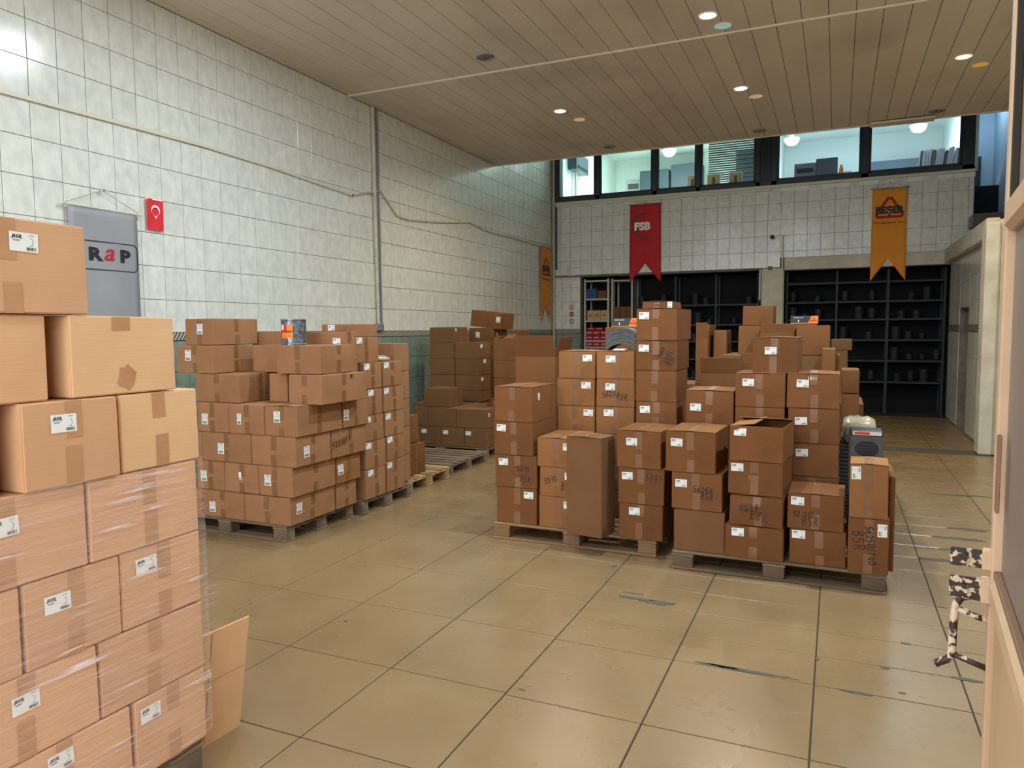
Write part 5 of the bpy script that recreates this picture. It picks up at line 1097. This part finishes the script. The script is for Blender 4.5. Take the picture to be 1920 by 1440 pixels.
e = empty('brake_pad_pack', (0.184, 5.17, .12)); tag(e, 'shrink wrapped pack of dark brake pads with oval opening and red label', 'pads')
W_, H_ = 0.195, 0.756
MB().cbox(-W_/2, W_/2, -.05, .12, 0, H_, .012).build('pack_body', M['pad'], e)
MB().cbox(-W_/2+.004, W_/2-.004, -.055, .11, H_-.035, H_+.004, .006).build('pack_top', M['black'], e)
MB().box(-W_/2+.02, W_/2-.01, -.0565, -.0555, H_-.028, H_-.004).build('pack_label', M['conduit'], e)
MB().box(-W_/2+.03, .02, -.0575, -.0568, H_-.024, H_-.008).build('red_print', M['redsign'], e)
n = 24; mb = MB(); ov = [(.36*W_*math.cos(2*math.pi*q/n)+.005, -.0512, H_-.115+.05*math.sin(2*math.pi*q/n)) for q in range(n)]
mb.add(ov, [tuple(range(n))]).build('oval_opening', M['ink'], e, fix=False)
for q in range(4): MB().box(-.28*W_, .28*W_, -.053, -.0515, H_-.145+.018*q, H_-.138+.018*q).build('rib', M['darkmetal'], e)

# ------------------------------------------------------------ banners and flag
def hang(name, label, origin, ux, w, h, m, tails=0., notch=0., wave=.006, top=0.0, deep=0):
    """ux: unit vector to the right as seen; cloth hangs in plane through origin (top centre), normal n"""
    n = Vector((ux[1], -ux[0], 0)); o_ = Vector(origin)
    def P(x, z, off=0.): return Vector(origin)*0 + Vector((ux[0]*x, ux[1]*x, -z)) + n * (wave*math.sin(9*x/w*1.1)*min(1, .25+z/h) + off)
    e = empty(name, origin); tag(e, label, 'banner')
    nx, nz = 12, 22; vs = []; fs = []; keep = {}
    mb = MB()
    for i in range(nx+1):
        x = -w/2 + w*i/nx
        zb = h - (tails * (1 - abs(x)/(w/2))) if tails else h
        for j in range(nz+1): vs.append(P(x*(1 + (.02*j/nz if tails else 0)), zb*j/nz))
    for i in range(nx):
        for j in range(nz): a = i*(nz+1)+j; fs.append((a, a+1, a+nz+2, a+nz+1))
    mb.add(vs, fs); cl = mb.build('cloth', m, e, smooth=True, fix=False)
    sol = cl.modifiers.new('thick', 'SOLIDIFY'); sol.thickness = .0015; sol.offset = -1
    r = MB().tube([P(-w/2-.03, -.004, -.0), P(w/2+.03, -.004, -.0)], .008, 8).build('rod', M['conduit'] if deep else M['ink_gray'], e)
    for s_ in (-1, 1):
        MB().lathe([(0, -.012), (.012, -.004), (.012, .006), (0, .012)], 10).build('rod_end', M['conduit'], e, P(s_*(w/2+.035), -.004))
    ap = P(0, -top)
    MB().tube([P(-w/2-.02, -.012), ap, P(w/2+.02, -.012)], .0022, 5).build('string', M['ink_gray'], e)
    MB().lathe([(0, -.01), (.012, -.008), (.014, .008), (0, .012)], 10).build('nail', M['steel'], e, ap)
    return e, P
def prt(e, P, d, cx, cz, m, off=.004, name='print'):
    mb = MB(); mb.v = [tuple(P(cx+x, cz-y, off)) for x, y in d.v]; mb.f = d.f
    return mb.build(name, m, e, fix=False)
def beser(e, P, w, cz, s):
    d = D2(); d.line([(-.27*w*s, .04*w), (-.045*w*s, .37*w), (.045*w*s, .37*w), (.27*w*s, .04*w)], .085*w); prt(e, P, d, 0, cz, M['wine'], .0035, 'triangle_emblem')
    d = D2(); d.line([(-.36*w*s, -.10*w), (-.36*w*s, -.19*w), (-.33*w*s, -.22*w), (.33*w*s, -.22*w), (.36*w*s, -.19*w), (.36*w*s, -.10*w)], .085*w); prt(e, P, d, 0, cz, M['wine'], .0035, 'triangle_emblem')
    d = D2(); d.add(text2d('BE\u015eER', .30*w, .06, 0, .95*s), 0, -.02*w); prt(e, P, d, 0, cz, M['ink'], .0045, 'lettering')
    d = D2(); d.add(text2d('"Fren Balatas\u0131nda \u00d6nc\u00fc"', .098*w, .014, 0, 1.*s), 0, 0); prt(e, P, d, 0, cz+.40*w, M['ink'], .0045, 'lettering')
e, P = hang('pennant_banner', 'orange swallowtail banner with red triangle logo on the back wall', (.765, YB-.035, 3.885), (1, 0, 0), .53, 1.56, M['orange'], .38, top=.10, wave=.003); beser(e, P, .53, .36, 1.)
e, P = hang('pennant_banner', 'orange swallowtail banner near the rear corner of the left wall', (XL+.035, 13.70, 3.165), (0, 1, 0), .52, 1.50, M['orange'], .36, top=.10, wave=.004); beser(e, P, .52, .42, 1.)
e, P = hang('pennant_banner', 'red swallowtail banner with white FSB letters on the back wall', (-3.435, YB-.04, 3.93), (1, 0, 0), .60, 1.50, M['red'], .38, top=.03, wave=.012)
d = D2(); d.add(text2d('FSB', .20, .05, 0, 1.05), .0, 0); prt(e, P, d, -.06, .42, M['white'], .006, 'lettering')
d = D2(); d.line([(-.02+.21*math.cos(a*.2), .23*math.sin(a*.2)) for a in range(7, 26)], .045); prt(e, P, d, 0, .40, M['olive'], .004, 'arc_emblem')
e, P = hang('grey_banner', 'grey satin banner with RaP logo hanging on the left wall', (XL+.035, 4.055, 2.505), (0, 1, 0), .60, 1.25, M['greycloth'], 0, top=.15, wave=.004, deep=1)
d = D2(); d.add(text2d('R', .135, .05, 0, 1.35), -.115, 0); d.add(text2d('P', .135, .05, 0, 1.35), .150, 0); prt(e, P, d, .02, .36, M['ink'], .004, 'lettering')
d = D2(); d.add(text2d('a', .19, .02, .3, 1.1), -.012, .012); prt(e, P, d, .035, .35, M['wine'], .004, 'lettering')
d = D2(); xs_ = []; rr_ = .04
for (cx, cy, a0) in ((.235, .07, 90), (.235, -.07, 0), (-.27, -.07, -90), (-.27, .07, -180)): xs_ += [(cx+rr_*math.cos(math.radians(a0-15*k)), cy+rr_*math.sin(math.radians(a0-15*k))) for k in range(7)]
d.line(xs_+xs_[:1], .007); prt(e, P, d, .012, .365, M['ink'], .004, 'logo_frame')
# flag
fe = empty('small_flag', (XL+.02, 4.545, 2.665)); tag(fe, 'small red flag with white crescent and star on the left wall', 'flag')
fl_ = MB(); vs = []; fs = []
for i in range(7):
    for j in range(9): vs.append((.004*math.sin(i*1.2+j*.4)+.004, -.083+.166*i/6, -.26*j/8))
for i in range(6):
    for j in range(8): a = i*9+j; fs.append((a, a+1, a+10, a+9))
fl_.add(vs, fs).build('cloth', M['flagred'], fe, smooth=True, fix=False)
def flp(d, nm):
    mb = MB(); mb.v = [(.012, x, y) for x, y in d.v]; mb.f = d.f; mb.build(nm, M['white'], fe, fix=False)
d = D2(); n = 20; R0, R1, o0 = .044, .036, .011
va = []
for k in range(n+1):
    t_ = math.radians(-100 + 18 + (360-36)*k/n); va.append((R0*math.cos(t_), R0*math.sin(t_)))
vi = [(R1*math.cos(math.radians(-100+12+(360-24)*k/n)) + o0*math.cos(math.radians(-100)), R1*math.sin(math.radians(-100+12+(360-24)*k/n)) + o0*math.sin(math.radians(-100))) for k in range(n+1)]
for k in range(n): d.add(([va[k], va[k+1], vi[k+1], vi[k]], [(0, 1, 2, 3)]))
d.v = [(x, y-.095) for x, y in d.v]; flp(d, 'crescent')
d = D2(); pts = [((.017 if k % 2 == 0 else .007)*math.cos(math.radians(90+36*k)), (.017 if k % 2 == 0 else .007)*math.sin(math.radians(90+36*k)) - .152) for k in range(10)]
d.add((pts + [(0, -.152)], [(k, (k+1) % 10, 10) for k in range(10)])); flp(d, 'star')
MB().box(.002, .006, -.085, .085, -.008, .002).build('hem', M['white'], fe)
# ------------------------------------------------------------ conduits, pipes, camera, signs
def wire(name, pts, r_, m, label, cat='conduit', n=6):
    o = MB().tube(pts, r_, n).build(name, M[m], None, smooth=False); return tag(o, label, cat)
X_ = XL + .016
def cond(pts, w=.03):
    mb = MB()
    for (a, b) in zip(pts[:-1], pts[1:]):
        dy, dz = b[0]-a[0], b[1]-a[1]; L_ = math.hypot(dy, dz); ny, nz2 = -dz/L_*w/2, dy/L_*w/2
        c = [(a[0]+ny, a[1]+nz2), (a[0]-ny, a[1]-nz2), (b[0]-ny, b[1]-nz2), (b[0]+ny, b[1]+nz2)]
        mb.add([(XL, q[0], q[1]) for q in c] + [(XL+.022, q[0], q[1]) for q in c], [(0,1,2,3),(7,6,5,4),(0,4,5,1),(1,5,6,2),(2,6,7,3),(3,7,4,0)])
    return mb
o = cond([(2.6, 3.22), (3.317, 3.215), (5.095, 3.241), (5.979, 3.224), (7.372, 3.16)]).build('cable_trunking', M['conduit']); tag(o, 'white cable trunking running along the upper left wall', 'conduit')
o = cond([(7.35, 3.155), (7.96, 3.312), (8.336, 3.05), (8.6, 3.035), (8.948, 3.064), (9.45, 3.11), (9.884, 3.164), (10.45, 3.238), (10.9, 3.19), (11.295, 3.169), (12.191, 3.189), (12.9, 3.17), (13.492, 3.168)], .022).build('sagging_trunking', M['conduit_dirty']); tag(o, 'sagging bent trunking beyond the vertical pipe on the left wall', 'conduit')
wire('wall_pipe', [(XL+.03, 7.80, 4.31), (XL+.03, 7.81, 3.0), (XL+.03, 7.84, 1.62)], .022, 'conduit_dirty', 'white vertical pipe from ceiling to border on the left wall', 'pipe', 10)
wire('wall_pipe', [(XL+.02, 7.90, 4.31), (XL+.02, 7.91, 3.0), (XL+.02, 7.92, 1.60)], .013, 'ink_gray', 'thin grey pipe beside the white pipe on the left wall', 'pipe', 8)
o = MB().cbox(0, .05, -.07, .07, 0, .1, .01).build('junction_box', M['ink_gray'], None, (XL, 7.87, 1.53)); tag(o, 'small dark junction box at the foot of the left wall pipes', 'junction box')
wire('corner_pipe', [(XL+.05, YB-.05, 5.7), (XL+.05, YB-.05, 3.0), (XL+.05, YB-.05, .3)], .028, 'conduit_dirty', 'white pipe running down the rear left corner', 'pipe', 10)
wire('corner_pipe', [(XL+.10, YB-.03, 5.7), (XL+.10, YB-.03, 2.75)], .018, 'frame', 'dark pipe beside the white pipe in the rear left corner', 'pipe', 8)
wire('wall_conduit', [(-5.18, YB-.02, 4.05), (-5.18, YB-.02, 3.22)], .02, 'conduit', 'short white conduit below the left end of the office windows', 'conduit', 6)
wire('wall_conduit', [(-5.34, YB-.02, 2.58), (-4.78, YB-.02, 2.585)], .014, 'conduit', 'white conduit left of the storeroom opening', 'conduit', 6)
wire('wall_bracket', [(-4.85, YB-.02, 2.63), (-5.02, YB-.02, 2.62), (-5.02, YB-.02, 2.78), (-4.80, YB-.02, 2.79)], .009, 'conduit', 'small bent white pipe above left corner of the storeroom opening', 'pipe', 6)
wire('wall_conduit', [(-.93, YB-.05, 2.58), (-.93, YB-.05, 3.20)], .014, 'conduit', 'short vertical conduit at top of the white pier', 'conduit', 6)
wire('wall_conduit', [(-1.31, YB-.04, 2.05), (-1.31, YB-.04, 2.60)], .016, 'conduit', 'white conduit along the left edge of the pier', 'conduit', 6)
cb = MB().cbox(-.03, .03, 0, .08, -.03, .03, .008); o = cb.build('security_camera', M['darkmetal'], None, (-1.10, YB-.13, 3.16), (.25, 0, .2)); tag(o, 'small dark security camera above the white pier', 'camera')
MB().lathe([(0, -.012), (.022, -.01), (.024, .0), (0, .001)], 12).build('lens', M['ink'], o, (0, -.001, 0), (math.pi/2, 0, 0)); MB().tube([(0, .08, 0), (0, .13, .02)], .008).build('bracket', M['steel'], o)
o = MB().cbox(-.035, .035, -.02, 0, -.035, .035, .005).build('junction_box', M['brownsign'], None, (-1.14, YB-.03, 2.62)); tag(o, 'little brown junction box on the white pier', 'junction box')
for i, (z, mm, lb) in enumerate(((1.99, 'brownsign', 'top sign with a crossed circle'), (1.845, 'redsign', 'middle round red no entry sign'), (1.70, 'brownsign', 'bottom round sign with an upright mark'))):
    e = empty('round_sign', (-4.95, YB-.004, z)); tag(e, lb + ' on the narrow tiled wall', 'sign', 'three round signs on the rear left wall')
    MB().cbox(-.055, .055, -.004, 0, -.062, .062, .001).build('backing', M['conduit'], e)
    n = 20; q = D2(); q.line([(.040*math.cos(2*math.pi*k/n), .040*math.sin(2*math.pi*k/n)) for k in range(n+1)], .012)
    if i == 0: q.line([(-.028, .028), (.028, -.028)], .010)
    if i == 1:
        q.add(([(.040*math.cos(2*math.pi*k/n), .040*math.sin(2*math.pi*k/n)) for k in range(n)], [tuple(range(n))]))
    if i == 2: q.rect(-.006, .006, -.022, .022)
    mb = MB(); mb.v = [(x, -.0052, y) for x, y in q.v]; mb.f = q.f; mb.build('symbol', M[mm], e, fix=False)
    if i == 1: MB().box(-.026, .026, -.0062, -.0054, -.007, .007).build('bar', M['white'], e)
# ------------------------------------------------------------ storeroom shelving
def shelving(x0, x1, y0, y1, levels, m, label, posts=None, top=2.56, nm='metal_shelving'):
    e = empty(nm, ((x0+x1)/2, y0, 0)); tag(e, label, 'shelf'); cx = (x0+x1)/2
    for z in levels: MB().cbox(x0-cx, x1-cx, 0, y1-y0, z-.035, z, .003).build('shelf', M[m], e)
    for p_ in (posts or (x0, x1)):
        for q in (0, y1-y0-.04): MB().cbox(p_-cx-.02, p_-cx+.02, q-.002, q+.04, 0, top, .003).build('post', M[m], e)
    MB().box(x0-cx, x1-cx, y1-y0, y1-y0+.004, 0, top).build('back_panel', M['dark_plaster'], e)
    return e
shelving(-4.73, -4.24, 14.33, 14.78, (.3, .8, 1.18, 1.31, 1.72, 2.16, 2.53), 'shelf_w', 'grey metal shelving with red cartons at the left of the storeroom')
shelving(-4.19, -3.78, 14.45, 14.95, (.3, .8, 1.31, 1.69, 2.53), 'shelf_w', 'second bay of grey shelving with red cartons behind the red banner')
lvD = (.585, .961, 1.326, 1.69, 2.007, 2.35)
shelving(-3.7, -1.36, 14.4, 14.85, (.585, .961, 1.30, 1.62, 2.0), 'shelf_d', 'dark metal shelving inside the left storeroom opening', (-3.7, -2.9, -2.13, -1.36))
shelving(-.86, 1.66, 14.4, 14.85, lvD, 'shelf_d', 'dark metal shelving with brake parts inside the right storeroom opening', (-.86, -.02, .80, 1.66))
rs = random.Random(9)
def carton(x, y, z, w, d, h, m, label, grp, deco=True):
    o = MB().cbox(-w/2, w/2, 0, d, 0, h, .003).build('carton', M[m], None, (x, y, z)); tag(o, label, 'carton', grp)
    if deco: MB().box(-w*.35, w*.3, -.001, -.0003, h*.55, h*.68).build('print', M['white'], o); 
    return o
for lz, nrow in ((1.31, 2), (1.18, 1), (.8, 2)):
    for j in range(nrow):
        for i in range(3): carton(-4.64 + .15*i, 14.36, lz + .001 + .10*j, .145, .3, .095 if lz != 1.18 else .085, 'redcarton', 'red carton with white print on the left grey shelving', 'red cartons on the left shelving')
for i in range(2): carton(-4.62 + .17*i, 14.40, 1.512, .16, .3, .06, 'redcarton', 'flat red carton on top of the red rows, left grey shelving', 'red cartons on the left shelving')
for j in range(2):
    for i in range(3): carton(-4.10 + .13*i, 14.48, 1.311+.1*j, .125, .3, .095, 'redcarton', 'red carton in the second bay behind the red banner', 'red cartons in the second bay')
for i in range(3): carton(-4.62 + .145*i, 14.36, 1.721, .14, .3, .2, 'tancarton', 'tan carton with dark stamp on the shelf above the red cartons', 'tan cartons on the left shelving', False)
for i in range(3):
    mb = MB(); dd = D2(); dd.rect(-.03, .03, .10, .115); dd.rect(-.025, .025, .08, .09); mb.v = [(x, -.001, y) for x, y in dd.v]; mb.f = dd.f
    mb.build('print', M['ink'], [o for o in COL.objects if o.name.startswith('carton') and o.get('group') == 'tan cartons on the left shelving'][i], fix=False)
carton(-4.60, 14.36, 2.161, .22, .3, .2, 'bluecarton', 'blue carton on the upper left shelf of the storeroom', None, False)
carton(-4.38, 14.36, 2.161, .18, .3, .16, 'card_dark', 'brown carton beside the blue one on the upper left shelf', None, False)
for i in range(3): carton(-4.10 + .13*i, 14.48, 1.691, .12, .3, .3, 'card_dark', 'brown carton in the second bay of the grey shelving', 'brown cartons in the second bay', False)
# brake parts on dark shelves
def lm(r_, h_, kind):
    if kind == 0: pr = [(0, 0), (r_, 0), (r_, h_*.25), (r_*.85, h_*.3), (r_*.85, h_*.9), (r_*.6, h_), (r_*.3, h_), (r_*.28, h_*.8), (0, h_*.8)]
    elif kind == 1: pr = [(0, 0), (r_*.7, 0), (r_, h_*.1), (r_, h_*.9), (r_*.7, h_), (0, h_)]
    else:
        pr = [(0, 0)]
        for q in range(5): pr += [(r_, h_*q/5), (r_, h_*(q+.8)/5), (r_*.9, h_*(q+.8)/5), (r_*.9, h_*(q+1)/5)]
        pr += [(0, h_)]
    return MB().lathe(pr, 14).mesh('brake_part', M['part_dark'])
PM = [lm(.085, .15, 0), lm(.07, .2, 1), lm(.09, .22, 2), lm(.06, .12, 1)]
PN = ['flanged brake drum', 'plain dark cylinder', 'stack of ribbed discs', 'short dark cylinder']
for (xa, xb_, lv, nm) in ((-3.6, -1.45, (.585, .961, 1.30, 1.62, 2.0), 'left'), (-.76, 1.58, (.585, .961, 1.326, 1.69, 2.007), 'right')):
    for z in lv:
        x = xa
        while x < xb_:
            k = rs.randrange(4)
            if rs.random() < .86 and min(abs(x-q) for q in (-2.9, -2.13, -.02, .8)) > .11:
                o = link('brake_part', PM[k], None, (x, 14.53 + rs.uniform(-.02, .05), z)); tag(o, PN[k] + ' on the dark shelves in the ' + nm + ' storeroom opening', 'brake part', PN[k] + ' group on the ' + nm + ' dark shelves')
            x += rs.uniform(.19, .24)
# ------------------------------------------------------------ metal door leaf at right
th = math.atan2(0.08751, 0.99616)
lf = empty('door_leaf', (0.15241, -0.01339, 0)); lf.rotation_euler = (0, 0, -th)
lf.name = 'door_2'; tag(lf, 'open steel door leaf with cream frame and grey pane at the right edge', kind='structure')
# local: y along the leaf (s), x=0 inner face plane, +x away from the room centre
S1 = 1.87; S0 = -.35; T = .045
def lp_(nm, y0, y1, z0, z1, x0, x1, m, c=.004): return MB().cbox(x0, x1, y0, y1, z0, z1, c).build(nm, M[m], lf)
lp_('stile', S1-.045, S1, .97, 3.2, 0, T, 'cream')
lp_('stile', S1-.02, S1+.03, .02, .97, .0, T, 'cream_clean')
lp_('stile', S0, S0+.06, .02, 3.2, 0, T, 'cream')
lp_('rail', S0+.06, S1-.045, .94, 1.0, -.004, T, 'cream', .012)
lp_('rail', S0+.06, S1-.045, 1.725, 1.79, -.004, T, 'cream', .012)
lp_('rail', S0+.06, S1-.045, 3.14, 3.2, 0, T, 'cream')
lp_('lower_panel', S0+.06, S1-.02, .02, .94, .012, .02, 'cream_clean')
lp_('pane', S0+.06, S1-.045, 1.0, 1.725, .018, .024, 'leafglass', .001)
lp_('pane', S0+.06, S1-.045, 1.79, 3.14, .018, .024, 'leafglass', .001)
lp_('bead', S0+.06, S1-.045, .998, 1.012, .004, .018, 'brownsign', .002)
lp_('bead', S1-.062, S1-.045, 1.79, 3.14, .004, .018, 'gap', .002)
lp_('latch_plate', S1-.11, S1-.085, 1.15, 1.31, -.003, .004, 'brownsign', .001)
# curved lettering fragment on the pane
d = D2(); d.line([(1.44+.17*math.cos(a*.16+1.57), 1.33+.24*math.sin(a*.16+1.57)) for a in range(-2, 20)], .014); d.line([(1.44+.145*math.cos(a*.16+1.57), 1.33+.20*math.sin(a*.16+1.57)) for a in range(0, 20)], .006)
mb = MB(); mb.v = [(.016, x, y) for x, y in d.v]; mb.f = d.f; mb.build('painted_curve', M['frame'], lf, fix=False)
for (z0, z1, ry) in ((1.008, 1.048, 0), (.935, .985, .25)):
    o = MB().cbox(-.075, 0, -.006, .006, z0, z1, .003).build('hinge_lug', M['rusty'], lf, (0, S1-.02, 0))
    MB().lathe([(0, -.008), (.012, -.008), (.012, .008), (0, .008)], 14).build('bolt', M['rusty'], o, (-.052, -.006, (z0+z1)/2), (math.pi/2, 0, 0))
    MB().cbox(-.016, .004, -.014, .014, z0-.003, z1+.003, .004).build('lug_base', M['cream'], o)
hp = [(-.028, S1, .938), (-.050, S1, .930), (-.060, S1, .912), (-.063, S1, .86), (-.064, S1, .80), (-.070, S1, .785), (-.095, S1, .768)]
hd = MB().tube(hp, .0085, 10).build('bent_handle', M['rusty'], lf, smooth=True)
MB().tube([(-.060, S1, .905), (-.02, S1, .892), (.005, S1, .885)], .007, 8).build('standoff', M['rusty'], hd, smooth=True)
MB().tube([(-.063, S1, .798), (-.02, S1, .785), (.01, S1, .776)], .007, 8).build('standoff', M['rusty'], hd, smooth=True)
